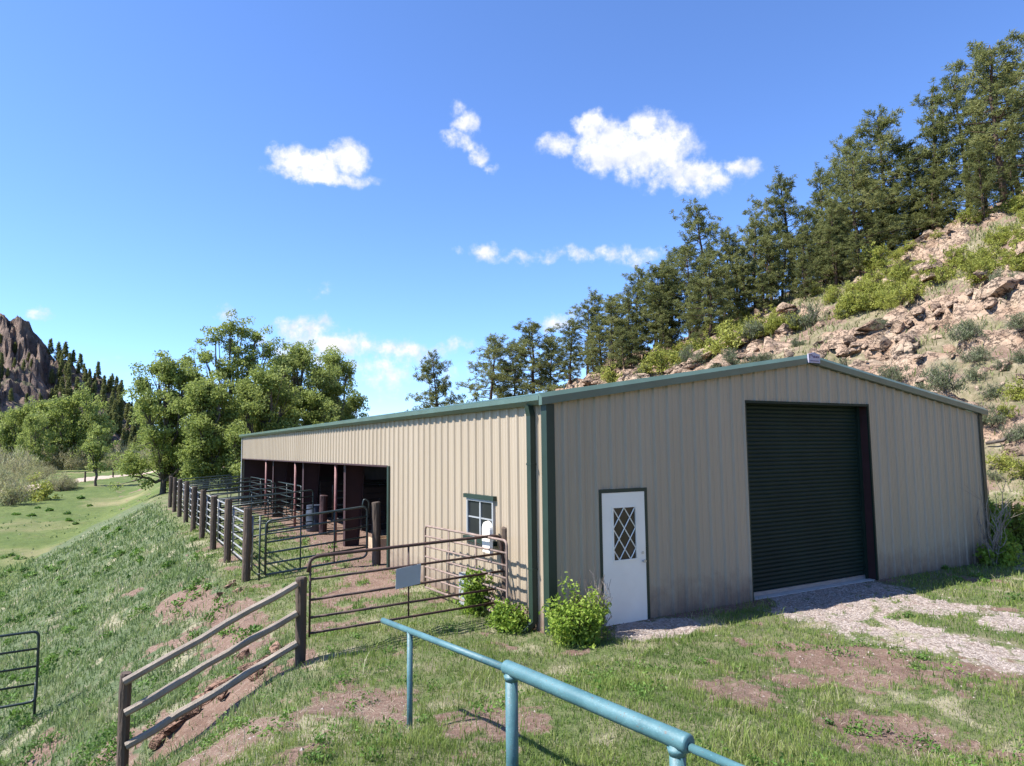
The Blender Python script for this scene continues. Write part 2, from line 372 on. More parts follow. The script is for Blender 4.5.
c = t.mix(sharp('mead', .3, .7), c, mead)
c = t.mix(sharp('dirt', .3, .55, .8), c, dirt)
c = t.mix(sharp('gravel', .35, .6, .9), c, gravel)
c = t.mix(sharp('rock', .3, .5, .6), c, rock)
c = t.mix(sharp('road', .4, .6, .2), c, road)
bs = t.n('ShaderNodeBsdfPrincipled', {'Base Color': c, 'Roughness': .95, 'Specular IOR Level': .15})
hgt = t.math('ADD', t.math('ADD', nB, t.math('MULTIPLY', nD, .5)), t.math('MULTIPLY', vo.outputs['Distance'], t.math('MULTIPLY', t.att('gravel'), -.6)))
hgt = t.math('ADD', hgt, t.math('MULTIPLY', t.math('MULTIPLY', rockh, t.att('rock')), 4.))
bn = t.n('ShaderNodeBump', {'Strength': .7, 'Distance': .06, 'Height': hgt}); t.t.links.new(bn.outputs[0], bs.inputs['Normal'])
o = t.n('ShaderNodeOutputMaterial'); t.t.links.new(bs.outputs[0], o.inputs[0])
ground = tag(mb.build('ground', gm, smooth=True), kind='structure')
# ------------------------------------------------------------------ barn
barn = thing('barn', 'long tan metal barn with green trim, an open side and a big roller door', 'barn', (W/2, L/2, 0))
SLOPE = (HP-HE)/(W/2)
def zr(x): return HE+SLOPE*(x if x < W/2 else W-x)
def ribs(u0, u1, extra=(), phase=.0):
    pts = {}
    p = .305; k0 = math.floor(u0/p)-1
    for k in range(k0, int(u1/p)+2):
        c = k*p+phase
        for du, o in ((-.052,0),(-.026,.030),(.026,.030),(.052,0),(.102-.02,0),(.102-.008,.006),(.102+.008,.006),(.102+.02,0),(.203-.02,0),(.203-.008,.006),(.203+.008,.006),(.203+.02,0)):
            u = c+du
            if u0 < u < u1: pts[round(u, 5)] = o
    xs = np.array(sorted(pts)); os_ = np.array([pts[x] for x in xs])
    for e in [u0, u1, *extra]: pts[round(e, 5)] = float(np.interp(e, xs, os_))
    xs = sorted(pts); return [(x, pts[x]) for x in xs]
def wall(u0, u1, top, holes, mp, extra=(), zb=-.12):
    mb = MB(); ex = list(extra)+[h[0] for h in holes]+[h[1] for h in holes]
    pr = ribs(u0, u1, ex)
    for (a, oa), (b, ob) in zip(pr, pr[1:]):
        if b-a < 1e-6: continue
        m = (a+b)/2; segs = [(zb, None)]
        for h in holes:
            if h[0] < m < h[1]:
                new = []
                for lo, hi in segs:
                    if h[2] > lo+1e-6: new.append((lo, h[2]))
                    new.append((h[3], hi))
                segs = new
        for lo, hi in segs:
            za, zc = (top(a), top(b)) if hi is None else (hi, hi)
            mb.add([mp(a, oa, lo), mp(b, ob, lo), mp(b, ob, zc), mp(a, oa, za)], [[0,1,2,3]])
    return mb
G0, G1, HG, D0, D1 = 4.272, 7.889, 3.556, .965, 1.835
OP, HH, W0, W1, WZ0, WZ1 = 7.066, 2.37, 1.709, 2.75, 1.19, 1.87
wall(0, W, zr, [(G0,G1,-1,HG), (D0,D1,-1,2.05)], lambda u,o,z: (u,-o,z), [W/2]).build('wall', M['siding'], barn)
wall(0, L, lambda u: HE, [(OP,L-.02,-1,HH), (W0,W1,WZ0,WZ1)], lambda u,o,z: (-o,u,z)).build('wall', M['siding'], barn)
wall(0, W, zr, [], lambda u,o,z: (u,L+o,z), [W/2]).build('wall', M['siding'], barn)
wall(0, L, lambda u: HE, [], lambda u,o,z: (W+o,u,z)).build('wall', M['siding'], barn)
# roof sheets
mb = MB()
for sgn in (0, 1):
    pr = ribs(-.08, L+.1)
    for (a, oa), (b, ob) in zip(pr, pr[1:]):
        x0, x1 = -.12, W/2; z0, z1 = HE+.06-.12*SLOPE, HP+.06
        if sgn: x0, x1 = W+.12, W/2
        mb.add([(x0,a,z0+.05+oa),(x1,a,z1+.05+oa),(x1,b,z1+.05+ob),(x0,b,z0+.05+ob)], [[0,1,2,3]] if sgn else [[3,2,1,0]])
roof = mb.build('roof', M['roof'], barn)
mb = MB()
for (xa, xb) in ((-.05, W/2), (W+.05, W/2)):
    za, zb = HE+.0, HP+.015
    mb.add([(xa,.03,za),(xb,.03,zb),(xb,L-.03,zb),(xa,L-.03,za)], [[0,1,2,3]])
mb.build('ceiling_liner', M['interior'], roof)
MB().add([(W/2-.2,-.05,HP+.10),(W/2,-.05,HP+.16),(W/2+.2,-.05,HP+.10),(W/2-.2,L+.05,HP+.10),(W/2,L+.05,HP+.16),(W/2+.2,L+.05,HP+.10)], [[0,1,4,3],[1,2,5,4]]).build('ridge_cap', M['roof'], roof)
# gutters: a K-shaped trough along each eave
def sweep(prof, p0, p1, f):
    mb = MB(); n = len(prof)
    A = [f(p0, *q) for q in prof]; B = [f(p1, *q) for q in prof]
    q = [[i, (i+1) % n, n+(i+1) % n, n+i] for i in range(n)]
    mb.add(A+B, q, [list(range(n))[::-1]], [list(range(n, 2*n))]); return mb
gp = [(.0,-.01),(.085,-.01),(.135,.055),(.135,.135),(.115,.135),(.115,.06),(.08,.012),(.0,.012)]
sweep(gp, -.02, L+.1, lambda y,a,b: (-.034-a, y, HE+.0+b)).build('gutter', M['gutter'], barn)
sweep(gp, -.02, L+.1, lambda y,a,b: (W+.034+a, y, HE+.0+b)).build('gutter', M['gutter'], barn)
rp = [(.034,.0),(.12,.0),(.12,.115),(.04,.185),(.0,.185),(.0,.14),(.034,.14)]
for s in (0, 1):
    x0 = -.17 if s == 0 else W+.17
    def fr(tt, a, b, x0=x0): return (x0+(W/2-x0)*tt, -a, HE+(HP-HE)*tt-(.17*SLOPE)*(1-tt)+b)
    sweep(rp, 0, 1, fr).build('rake_trim', M['gutter'], barn)
# corner trims and downspout
def trim(lo, hi): return MB().bb(lo, hi)
c_ = MB(); c_.bb((-.045,-.045,-.12),(-.03,.11,HE-.012)); c_.bb((-.03,-.045,-.12),(.10,-.03,HE-.0)); c_.build('corner_trim', M['green'], barn)
c_ = MB(); c_.bb((W+.03,-.045,-.12),(W+.045,.10,HE-.012)); c_.bb((W-.09,-.045,-.12),(W+.03,-.03,HE)); c_.build('corner_trim', M['green'], barn)
MB().bb((-.045,L-.10,-.4),(-.03,L+.045,HE-.012)).build('corner_trim', M['vinyl'], barn)
ds = MB(); ds.bb((-.125,.30,.14),(-.034,.42,HE-.17)); ds.add([(-.125,.30,HE-.172),(-.034,.30,HE-.172),(-.034,.42,HE-.172),(-.125,.42,HE-.172),(-.16,.30,HE-.012),(-.07,.30,HE-.012),(-.07,.42,HE-.012),(-.16,.42,HE-.012)], [[0,1,5,4],[1,2,6,5],[2,3,7,6],[3,0,4,7]])
ds.add([(-.125,.30,.142),(-.034,.30,.142),(-.034,.42,.142),(-.125,.42,.142),(-.30,.30,.02),(-.25,.30,-.05),(-.25,.42,-.05),(-.30,.42,.02)], [[0,1,5,4],[1,2,6,5],[2,3,7,6],[3,0,4,7],[4,5,6,7]])
dsp = ds.build('downspout', M['green'], barn)
for z in (.9, 2.5): MB().bb((-.130,.285,z),(-.034,.435,z+.03)).build('strap', M['green'], dsp)
# roller door
GY = .22
mb = MB(); z = 0.09; pr = [(-.0,0),(.015,.012),(.034,.018),(.053,.012),(.066,0),(.072,-.006)]
V = []
while z < HG+.1:
    for dz, o in pr: V.append((o, z+dz))
    z += .0765
n = len(V); A = [(G0+.02, GY-a, b) for a, b in V]; B = [(G1-.02, GY-a, b) for a, b in V]
mb.add(A+B, [[i, n+i, n+i+1, i+1] for i in range(n-1)])
rd = mb.build('roller_door', M['dkgreen'], barn)
MB().bb((G0+.03,GY-.035,.015),(G1-.03,GY+.02,.085)).build('bottom_bar', M['steel'], rd)
for x0 in (G0+.012, G1-.085):
    MB().bb((x0,GY-.06,.0),(x0+.07,GY-.012,HG+.05)).build('guide_rail', M['dkgreen'], rd)
mb = MB(); mb.bb((G0-.012,-.034,-.1),(G0+.01,GY+.05,HG)); mb.build('door_jamb', M['green'], barn)
mb = MB(); mb.bb((G1-.012,.004,-.1),(G1+.01,GY+.1,HG)); mb.build('door_jamb', M['red'], barn)
mb = MB(); mb.bb((G1-.014,-.034,-.1),(G1+.03,.0,HG+.04)); mb.build('jamb_trim', M['dkgreen'], barn)
mb = MB(); mb.bb((G0-.012,-.036,HG-.012),(G1-.016,.004,HG+.035)); mb.bb((G0-.012,.004,HG-.01),(G1-.016,GY+.1,HG+.015)); mb.build('door_header', M['dkgreen'], barn)
MB().bb((G0+.01,.02,-.15),(G1-.012,.45,.010)).build('door_sill', M['concrete'], barn)
# white entry door
DY = -.012
fr_ = MB(); fr_.bb((D0-.05,-.040,-.05),(D0+.0,.06,2.05)); fr_.bb((D1-.0,-.040,-.05),(D1+.05,.06,2.05)); fr_.bb((D0-.05,-.042,2.045),(D1+.05,.06,2.10))
dr = MB(); wx0, wx1, wz0_, wz1_ = D0+.22, D1-.20, .98, 1.80
for lo, hi in (((D0+.004,-.02),(wx0,2.04)),((wx1,-.02),(D1-.004,2.04)),((wx0,-.02),(wx1,wz0_)),((wx0,wz1_),(wx1,2.04))):
    dr.bb((lo[0],DY-.022,lo[1]),(hi[0],DY+.022,hi[1]))
door = dr.build('door', M['white'], barn)
fr_.build('door_frame', M['green'], door)
MB().bb((wx0+.001,DY-.006,wz0_+.001),(wx1-.001,DY+.006,wz1_-.001)).build('pane', M['pane_brown'], door)
la = MB()
yl = DY-.021
for lo, hi in (((wx0-.025,wz0_-.025),(wx1+.025,wz0_+.002)),((wx0-.025,wz1_-.002),(wx1+.025,wz1_+.025)),((wx0-.025,wz0_),(wx0+.002,wz1_)),((wx1-.002,wz0_),(wx1+.025,wz1_))):
    la.bb((lo[0],yl-.012,lo[1]),(hi[0],yl+.0,hi[1]))
nx, nz = 2, 3; cw, ch = (wx1-wx0)/nx, (wz1_-wz0_)/2.5
for sg, yo in ((1, 0), (-1, .003)):
    for k in range(-6, 7):
        # line x = wx0 + cw*(k) + sg*cw*(z-wz0)/ch
        zz = [wz0_, wz1_]; pts = []
        za, zb2 = wz0_, wz1_
        xf = lambda z: wx0+cw*(k+.5)+sg*cw*(z-wz0_)/ch
        ts = sorted([za, zb2, wz0_+sg*(wx0-wx0-cw*(k+.5))*ch/cw, wz0_+sg*(wx1-wx0-cw*(k+.5))*ch/cw])
        z0c, z1c = max(za, min(ts[1], zb2)), min(zb2, max(ts[2], za))
        if z1c-z0c < .05: continue
        xm = xf((z0c+z1c)/2)
        if not (wx0-.001 < xm < wx1+.001): continue
        la.tube([(xf(z0c), yl+.004+yo, z0c), (xf(z1c), yl+.004+yo, z1c)], .010, 4)
la.build('lattice', M['white'], door)
kb = MB(); kb.tube([(D1-.07,DY-.02,.93),(D1-.07,DY-.05,.93),(D1-.07,DY-.055,.93),(D1-.07,DY-.085,.93)], [.012,.012,.028,.024], 10)
kb.build('knob', M['steel'], door)
MB().tube([(D1-.07,DY-.02,1.06),(D1-.07,DY-.034,1.06)], .024, 10).build('deadbolt', M['steel'], door)
MB().bb((D0-.02,-.16,-.1),(D1+.02,-.045,-.025)).build('door_sill', M['concrete'], door)
# sliding window
wn = MB(); e = .045
wn.bb((-.045,W0,WZ0),(.03,W0+e,WZ1)); wn.bb((-.045,W1-e,WZ0),(.03,W1,WZ1)); wn.bb((-.043,W0+e,WZ0),(.03,W1-e,WZ0+e)); wn.bb((-.043,W0+e,WZ1-e),(.03,W1-e,WZ1))
wm = (W0+W1)/2; wn.bb((-.03,wm-.025,WZ0+e),(.02,wm+.025,WZ1-e)); wn.bb((-.025,W0+e,WZ0+.33),(.0,wm-.025,WZ0+.355)); wn.bb((-.025,wm+.025,WZ0+.33),(.0,W1-e,WZ0+.355))
win = wn.build('window', M['vinyl'], barn)
MB().bb((-.012,W0+e,WZ0+e),(-.004,W1-e,WZ1-e)).build('pane', M['glass'], win)
MB().bb((-.075,W0-.07,WZ1+.002),(-.0,W1+.07,WZ1+.075)).build('window_head', M['green'], win)
MB().bb((-.085,W0-.07,WZ0-.085),(-.0,W1+.07,WZ0-.002)).build('window_sill', M['green'], win)
# opening: jamb, header, posts, frame columns
MB().bb((-.045,OP-.11,-.1),(.05,OP+.0,HH)).build('opening_jamb', M['green'], barn)
MB().bb((-.036,OP,HH-.03),(.12,L-.03,HH+.012)).build('header_beam', M['red'], barn)
for y in (11.81, 17.08, 22.62):
    MB().tube([(.06,y,-.3),(.06,y,HH-.03)], .045, 10).build('column', M['pinkpipe'], barn, smooth=True)
for y in (11.2, 16.3, 21.6):
    b_ = MB()
    b_.add([(.16,y-.012,-.3),(.52,y-.012,-.3),(.78,y-.012,HE-.06),(.16,y-.012,HE-.06),(.16,y+.012,-.3),(.52,y+.012,-.3),(.78,y+.012,HE-.06),(.16,y+.012,HE-.06)],
           [[0,1,2,3],[7,6,5,4],[0,4,5,1],[3,2,6,7]])
    b_.bb((.145,y-.1,-.3),(.158,y+.1,HE-.06)); b_.add([(.522,y-.1,-.3),(.534,y-.1,-.3),(.796,y-.1,HE-.06),(.784,y-.1,HE-.06),(.522,y+.1,-.3),(.534,y+.1,-.3),(.796,y+.1,HE-.06),(.784,y+.1,HE-.06)], [[0,1,2,3],[7,6,5,4],[0,4,5,1],[3,2,6,7],[0,3,7,4],[1,5,6,2]])
    b_.build('frame_column', M['red'], barn)
    MB().add([(.16,y-.08,HE-.30),(W/2,y-.08,HP-.35),(W/2,y+.08,HP-.35),(.16,y+.08,HE-.30),(.16,y-.08,HE-.05),(W/2,y-.08,HP-.06),(W/2,y+.08,HP-.06),(.16,y+.08,HE-.05)], [[0,1,2,3],[4,7,6,5],[0,4,5,1],[2,6,7,3]]).build('rafter', M['red'], barn)
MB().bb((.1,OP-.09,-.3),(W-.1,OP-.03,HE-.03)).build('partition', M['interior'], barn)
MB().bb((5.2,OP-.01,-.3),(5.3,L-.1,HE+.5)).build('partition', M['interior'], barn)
MB().bb((.1,L-.09,-.3),(W-.1,L-.05,HE-.03)).build('partition', M['red'], barn)
for y in (14.2, 19.6, 25.0):
    mb = MB()
    for k in range(7): mb.bb((1.6,y-.03,.05+k*.21),(5.18,y+.03,.23+k*.21))
    mb.build('stall_divider', M['interior'], barn)
# maker's plate at the peak
pl = MB().bb((W/2-.17,-.150,HP+.0),(W/2+.17,-.124,HP+.17)).add([(W/2-.17,-.150,HP+.17),(W/2+.17,-.150,HP+.17),(W/2,-.150,HP+.21),(W/2-.17,-.124,HP+.17),(W/2+.17,-.124,HP+.17),(W/2,-.124,HP+.21)], [[0,1,2],[5,4,3],[0,2,5,3],[1,4,5,2]])
plate = pl.build('name_plate', mat('plate_face', (.42,.38,.46), .6, .08, 6), barn)
mk = mat('plate_print', (.16,.11,.17), .6, .2, 10)
lt = MB(); x = W/2-.145
for w_, h_, z_ in ((.018,.075,.095),(.045,.022,.145),(.02,.03,.12),(.03,.04,.1),(.02,.045,.1),(.035,.035,.1),(.02,.045,.1),(.03,.035,.1)):
    lt.bb((x,-.155,HP+z_),(x+w_,-.149,HP+z_+h_)); x += .036
lt.bb((W/2-.13,-.155,HP+.03),(W/2+.13,-.149,HP+.048)); lt.build('lettering', mk, plate)
gr2 = MB(); gr2.bb((W/2-.182,-.147,HP-.012),(W/2+.182,-.126,HP-.002)); gr2.build('plate_edge', M['dkgreen'], plate)

# ------------------------------------------------------------------ fences and gates
def round_path(pts, r, n=5):
    P = [np.asarray(p, float) for p in pts]; out = [P[0]]
    for a, b, c in zip(P, P[1:], P[2:]):
        u = (a-b)/np.linalg.norm(a-b); v = (c-b)/np.linalg.norm(c-b); rr_ = min(r, np.linalg.norm(a-b)*.49, np.linalg.norm(c-b)*.49)
        for t in np.linspace(0, 1, n+1): out.append((b+u*rr_)*(1-t)**2+2*t*(1-t)*b+(b+v*rr_)*t*t)
    out.append(P[-1]); return out
def post_mb(x, y, z0, z1, r=.085):
    mb = MB(); m = 9; zz = np.linspace(z0, z1-.02, m); a, b = rng.uniform(-.012, .012, 2)
    P = [(x+a*k/m*2, y+b*k/m*2, zz[k]) for k in range(m)]+[(x+2*a, y+2*b, z1)]
    mb.tube(P, [r*rng.uniform(.95, 1.06) for _ in range(m)]+[r*.86], 11, jit=.05); return mb
def pipe_gate(root, a, b, zb, zt, rails, m, r=.021, stays=1, rr_=.18, loop=False, zs=None):
    """gate from a to b (xy), rails at heights zs; za/zb given at both ends"""
    a = np.asarray(a, float); b = np.asarray(b, float)
    def p(t, h): return np.array([*(a[:2]+(b[:2]-a[:2])*t), (a[2]*(1-t)+b[2]*t)+h])
    MB().tube(round_path([p(0,zb), p(0,zt), p(1,zt), p(1,zb), p(0,zb)], rr_), r, 8).build('frame', m, root, smooth=True)
    hs = zs if zs else [zb+(zt-zb)*k/(rails-1) for k in range(1, rails-1)]
    for h in hs: MB().tube([p(0,h), p(1,h)], r*.85, 8).build('rail', m, root, smooth=True)
    for k in range(stays):
        t = (k+1)/(stays+1); MB().tube([p(t,zb), p(t,zt)], r*.7, 6).build('stay', m, root, smooth=True)
# outer corral fence
PX = -2.9; PYS = [8.55+3.05*k for k in range(9)]
cf = thing('corral_fence', 'long corral fence of dark wooden posts and pipe rails in sunlit grey along the bank', 'fence', (PX, 20, -.3))
for y in PYS:
    zg = Tz(PX, y); post_mb(PX-.04, y, zg-.3, zg+1.66+rng.uniform(-.04,.05), .098).build('post', M['post'], cf)
for y0, y1 in zip(PYS, PYS[1:]):
    za, zb = Tz(PX+.1, y0), Tz(PX+.1, y1)
    mb = MB()
    for k in range(6):
        h = .28+k*.235; mb.tube([(PX+.10,y0+.06,za+h),(PX+.10,y1-.06,zb+h)], .022, 8)
    for yy in (y0+.06, y1-.06):
        zc = za if yy < (y0+y1)/2 else zb; mb.tube([(PX+.10,yy,zc+.2),(PX+.10,yy,zc+1.455)], .022, 8)
    mb.build('rail_panel', M['litpipe'], cf, smooth=True)
def corral_panel(label, x0, x1, y, rails=6, h=1.45, mtl='black_shade_pipe', y1=None):
    y1 = y if y1 is None else y1
    za, zb = Tz(x0, y), Tz(x1, y1)
    t_ = thing('pipe_barrier', label, 'pipe panel', ((x0+x1)/2, (y+y1)/2, za), 'pipe panels dividing the corral')
    pipe_gate(t_, (x0,y,za), (x1,y1,zb), .22, h, rails, M[mtl], .024, 1, .12); return t_
ROW = ['first', 'second', 'third', 'fourth', 'fifth', 'sixth']
for k, y in enumerate((14.65, 17.7, 20.75, 23.8, 26.85, 29.9)):
    corral_panel('shade-blackened pipe panel crossing the corral, %s row behind the green gate' % ROW[k]+(', ends at short post' if k == 0 else ''), -2.75, .1, y, rails=7)
corral_panel('shade-blackened pipe panel closing the far end of the corral beside the cottonwoods', -2.75, .1, 32.95, rails=7)
corral_panel('black pipe panel running lengthwise along the barn opening past the third column', .35, .35, 17.4, y1=22.3)
corral_panel('black pipe panel running lengthwise at the far end of the barn opening', .35, .35, 22.9, y1=28.2)
corral_panel('dark pipe panel inside the stall behind the first opening', 1.4, 5.0, 9.6, h=1.5)
corral_panel('dark pipe panel inside the barn beside the second red column', 1.4, 5.0, 17.0, h=1.5)
tp = tag(post_mb(.35, 14.35, Tz(.35,14.35)-.2, 1.28, .13).build('fence_post', M['red'], origin=(.35,14.35,-.2)), 'short thick red-brown post beside the faded red pipe column', 'post')
# green-black gate at the front of the corral
a = (-2.62, 7.95, Tz(-2.62,7.95)); b = (-.34, 7.62, Tz(-.34, 7.62)+.03)
cg = thing('pipe_gate', 'black-green six-rail gate closing the front of the corral', 'gate', (-1.5, 7.8, a[2]))
pipe_gate(cg, a, b, .17, 1.38, 6, M['black_shade_pipe'], .026, 2, .14)
MB().tube(round_path([(-.36,7.625,b[2]+1.36),(-.46,7.63,b[2]+1.40),(-.42,7.63,b[2]+1.56),(-.30,7.62,b[2]+1.50),(-.30,7.62,b[2]+1.2)], .06), .018, 6).build('latch', M['black_shade_pipe'], cg, smooth=True)
sp_ = MB()
for h in (.2, 1.4): sp_.tube([(-2.80,8.0,a[2]+h),(-2.62,7.955,a[2]+h)], .012, 6)
sp_.tube([(-2.74,8.0,a[2]+.05),(-2.74,8.0,a[2]+1.5)], .022, 8); sp_.build('hinge', M['black_shade_pipe'], cg, smooth=True)
tag(post_mb(-.12, 7.55, -.3, 1.50, .10).build('fence_post', M['post'], origin=(-.12,7.55,-.3)), 'brown wooden post at the barn end of the black-green corral gate', 'post')
# brown gate, its posts, sign
gpz = Tz(-3.42, 1.0)
tag(post_mb(-3.42, 1.0, gpz-.3, gpz+1.17, .075).build('fence_post', M['post'], origin=(-3.42,1.0,gpz-.3)), 'short dark post between the sloping rail fence and the rusty brown gate', 'post')
P0 = atd(506, 527, 11.75)
tag(post_mb(P0[0], P0[1], -.2, P0[2], .085).build('fence_post', M['post'], origin=(P0[0],P0[1],-.2)), 'tall weathered post at the bush end of the rusty brown gate', 'post')
bg = thing('pipe_gate', 'rusty brown five-rail gate with a grey square sign on its rails', 'gate', (-1.9, 1.2, 0))
a = np.array([-3.30, 1.02, 0.0]); b = np.array([P0[0]-.10, P0[1]-.02, 0.02])
def gp_(t, h): return np.array([a[0]+(b[0]-a[0])*t, a[1]+(b[1]-a[1])*t, h])
MB().tube(round_path([gp_(-.01,1.08), gp_(0,1.26), gp_(.04,1.29), gp_(.955,1.33), gp_(.995,1.29), gp_(1,1.1), gp_(1.015,.6), gp_(1.02,.1)], .14), .024, 8).build('frame', M['rustpipe'], bg, smooth=True)
for h0, h1 in ((.98,1.03),(.70,.74),(.46,.47),(.25,.25)):
    MB().tube([gp_(.0,h0), gp_(1.0,h1)], .019, 8).build('rail', M['rustpipe'], bg, smooth=True)
MB().tube([gp_(.47,.24), gp_(.47,1.31)], .014, 6).build('stay', M['rustpipe'], bg, smooth=True)
MB().tube([gp_(.0,.2), gp_(.0,1.27)], .016, 6).build('stay', M['rustpipe'], bg, smooth=True)
s0 = gp_(.465, .86); dv = (b-a)/np.linalg.norm(b-a)
mb = MB(); q_ = []
for dy in (-.036, -.028):
    for u, w in ((-.21,-.17),(.20,-.135),(.215,.16),(-.205,.125)): q_.append(s0+dv*u+np.array([0,dy,w]))
mb.add(q_, [[0,1,2,3],[7,6,5,4],[0,4,5,1],[1,5,6,2],[2,6,7,3],[3,7,4,0]]); mb.build('sign_plate', M['greysheet'], bg)
# second gate folded against the siding
wg = thing('pipe_gate', 'pale rusty gate swung open flat against the barn siding below the window', 'gate', (-.3, 2.2, 0))
pipe_gate(wg, (-.42, 3.8, -.02), (-.33, .72, .02), .14, 1.30, 7, M['paleframe'], .021, 2, .10)
# rounded white board and grey block by the wall
wb = MB(); pf = [(-.15,0),(.15,0)]+[(.15*math.cos(x), .40+.13*math.sin(x)) for x in np.linspace(0, math.pi, 12)]
n = len(pf); V = [(-.20, 1.58+p_[0], 1.02+p_[1]) for p_ in pf]+[(-.255, 1.58+p_[0]*.9, 1.03+p_[1]*.96) for p_ in pf]
wb.add(V, [[i_, (i_+1) % n, n+(i_+1) % n, n+i_] for i_ in range(n)], [list(range(n))[::-1]], [list(range(n, 2*n))])
tag(wb.build('board', M['white'], origin=(-.2,1.58,1.02)), 'white board with a rounded top standing against the barn window', 'board')
tag(MB().box((-.2, 2.35, .28), (.10, .55, .55), rz=.05).build('panel', M['vinyl'], origin=(-.2,2.35,0)), 'pale grey panel leaning on the siding behind the open gate', 'panel')
# sloping rail fence
rf = thing('rail_fence', 'sloping fence of three weathered rails running down the bank from the gate', 'fence', (-4.5, 1.05, -.6))
zq = Tz(-5.5, 1.12)
Pq = atd(122, 762, 8.6)
E2 = np.array([Pq[0], Pq[1], min(zq, Pq[2])])
post_mb(E2[0], E2[1], E2[2]-.4, atd(118, 675, 8.6)[2], .07).build('post', M['post'], rf)
dpt = proj((-3.42, .95, .5))[2]
for (xa, ya, xb, yb) in ((297,584,124,682),(297,613,125,713),(297,643,126,746)):
    A_ = atd(xa, ya, dpt-.03); B_ = atd(xb, yb, 8.6-.03)
    tt = np.linspace(0, 1, 8)[:, None]; Pp = A_*(1-tt)+B_*tt; Pp[1:-1] += rng.normal(0, .008, (6, 3))
    MB().tube(Pp, rng.uniform(.046, .054, 8), 7, jit=.05).build('rail', M['railwood'], rf)
# black pipe panel at the left, only its right end is in the frame
Ph, th = hit(35, 716)
bp = thing('pipe_gate', 'black pipe panel with a rounded end standing on the grassy bank', 'gate', Ph)
zl = T(np.array([Ph[0]-3.0]), np.array([Ph[1]]))[0]
sl = -.0
pipe_gate(bp, (Ph[0]-3.0, Ph[1]-.1, Ph[2]-.05), (Ph[0], Ph[1], Ph[2]), .26, .27+68*th/F, 5, M['black_shade_pipe'], .024, 0, .12)
for xx in (Ph[0]-.012, Ph[0]-2.95): MB().tube([(xx, Ph[1]-.0, Tz(xx, Ph[1])-.1), (xx, Ph[1]-.0, Ph[2]+.6)], .024, 8).build('foot', M['black_shade_pipe'], bp, smooth=True)
# teal pipe railing in the foreground
br = thing('pipe_railing', 'teal painted steel pipe railing with thick and thin rails in the foreground', 'railing', (-3.15, -4, .3))
Q1 = atd(509, 668, 5.18); Q2 = atd(677, 739, 3.9)
u_ = (Q2-Q1)/np.linalg.norm(Q2-Q1)
MB().tube([Q1-u_*.047, Q1-u_*.046, Q1-u_*.036, Q1-u_*.03, Q1-u_*.02, Q2+u_*.065, Q2+u_*.075, Q2+u_*.082, Q2+u_*.09, Q2+u_*.091], [.027,.041,.049,.052,.052,.052,.052,.049,.041,.027], 24).build('thick_rail', M['blue'], br, smooth=True)
for Q in (Q1+u_*.03, Q2): MB().tube([Q+np.array([0,0,-.085]), Q+np.array([0,0,-.062]), Q+np.array([0,0,-.045])], [.047,.054,.058], 18).build('weld_bead', M['blue'], br, smooth=True)
for Q in (Q1+u_*.03, Q2+u_*.0):
    MB().tube([(Q[0],Q[1],Tz(Q[0],Q[1])-.3),(Q[0],Q[1],Q[2]-.03)], .046, 18).build('post', M['blue'], br, smooth=True)
R0 = atd(383, 620.5, 7.05); R1 = atd(416, 634, 6.55)
MB().tube([R0, Q1+np.array([0,0,-.01])], .028, 12).build('thin_rail', M['blue'], br, smooth=True)
u3 = np.array([u_[0], u_[1], u_[2]])
MB().tube([Q2+np.array([0,0,-.015]), Q2+u3*2.2+np.array([0,0,-.02])], .024, 12).build('thin_rail', M['blue'], br, smooth=True)
rz_ = R0+(Q1-R0)*.27
MB().tube([(rz_[0],rz_[1],Tz(rz_[0],rz_[1])-.3),(rz_[0],rz_[1],rz_[2]-.01)], .027, 12).build('post', M['blue'], br, smooth=True)
# things in the stalls
def lathe(prof, c, m, name, label, cat, n=16):
    P = [(c[0], c[1], c[2]+z) for r, z in prof]
    return tag(MB().tube(P, [max(r, .002) for r, z in prof], n).build(name, m, smooth=False, origin=c), label, cat)
b0 = thing('barrel', 'blue-grey plastic barrel standing in the corral by the barn opening', 'barrel', (.35, 15.5, Tz(.35,15.5)))
z0 = Tz(.35, 15.5)
MB().tube([(.35,15.5,z0+z) for z in (0,.04,.25,.28,.31,.58,.61,.64,.82,.86)], [.22,.25,.26,.275,.26,.26,.275,.26,.25,.23], 18).build('drum', M['barrel'], b0, smooth=True)
MB().tube([(.35,15.5,z0+z) for z in (.84,.885,.89)], [.255,.255,.22], 18).build('lid', M['barrel'], b0)
lathe([(.12,0),(.15,.26),(.16,.27),(.145,.275),(.11,.05)], (1.15, 9.5, .72), M['white'], 'bucket', 'white bucket hanging on the dark rails in the first stall', 'bucket')
fb = thing('sun_patch_box', 'low pale box added for the sunlit patch on the floor of the first stall', 'feed box', (.95, 10.2, 0))  # added box standing in for a sunlit patch of floor
patch_tan = mat('sun_patch_tan', (.42,.31,.20), .8, .25, 6)
fm = MB(); fm.bb((.65,9.9,.0),(1.25,9.93,.3)); fm.bb((.65,10.5,.0),(1.25,10.53,.3)); fm.bb((.65,9.93,.0),(.68,10.5,.3)); fm.bb((1.22,9.93,.0),(1.25,10.5,.3)); fm.build('side', patch_tan, fb)
MB().bb((.68,9.93,.02),(1.22,10.5,.05)).build('bottom', patch_tan, fb)
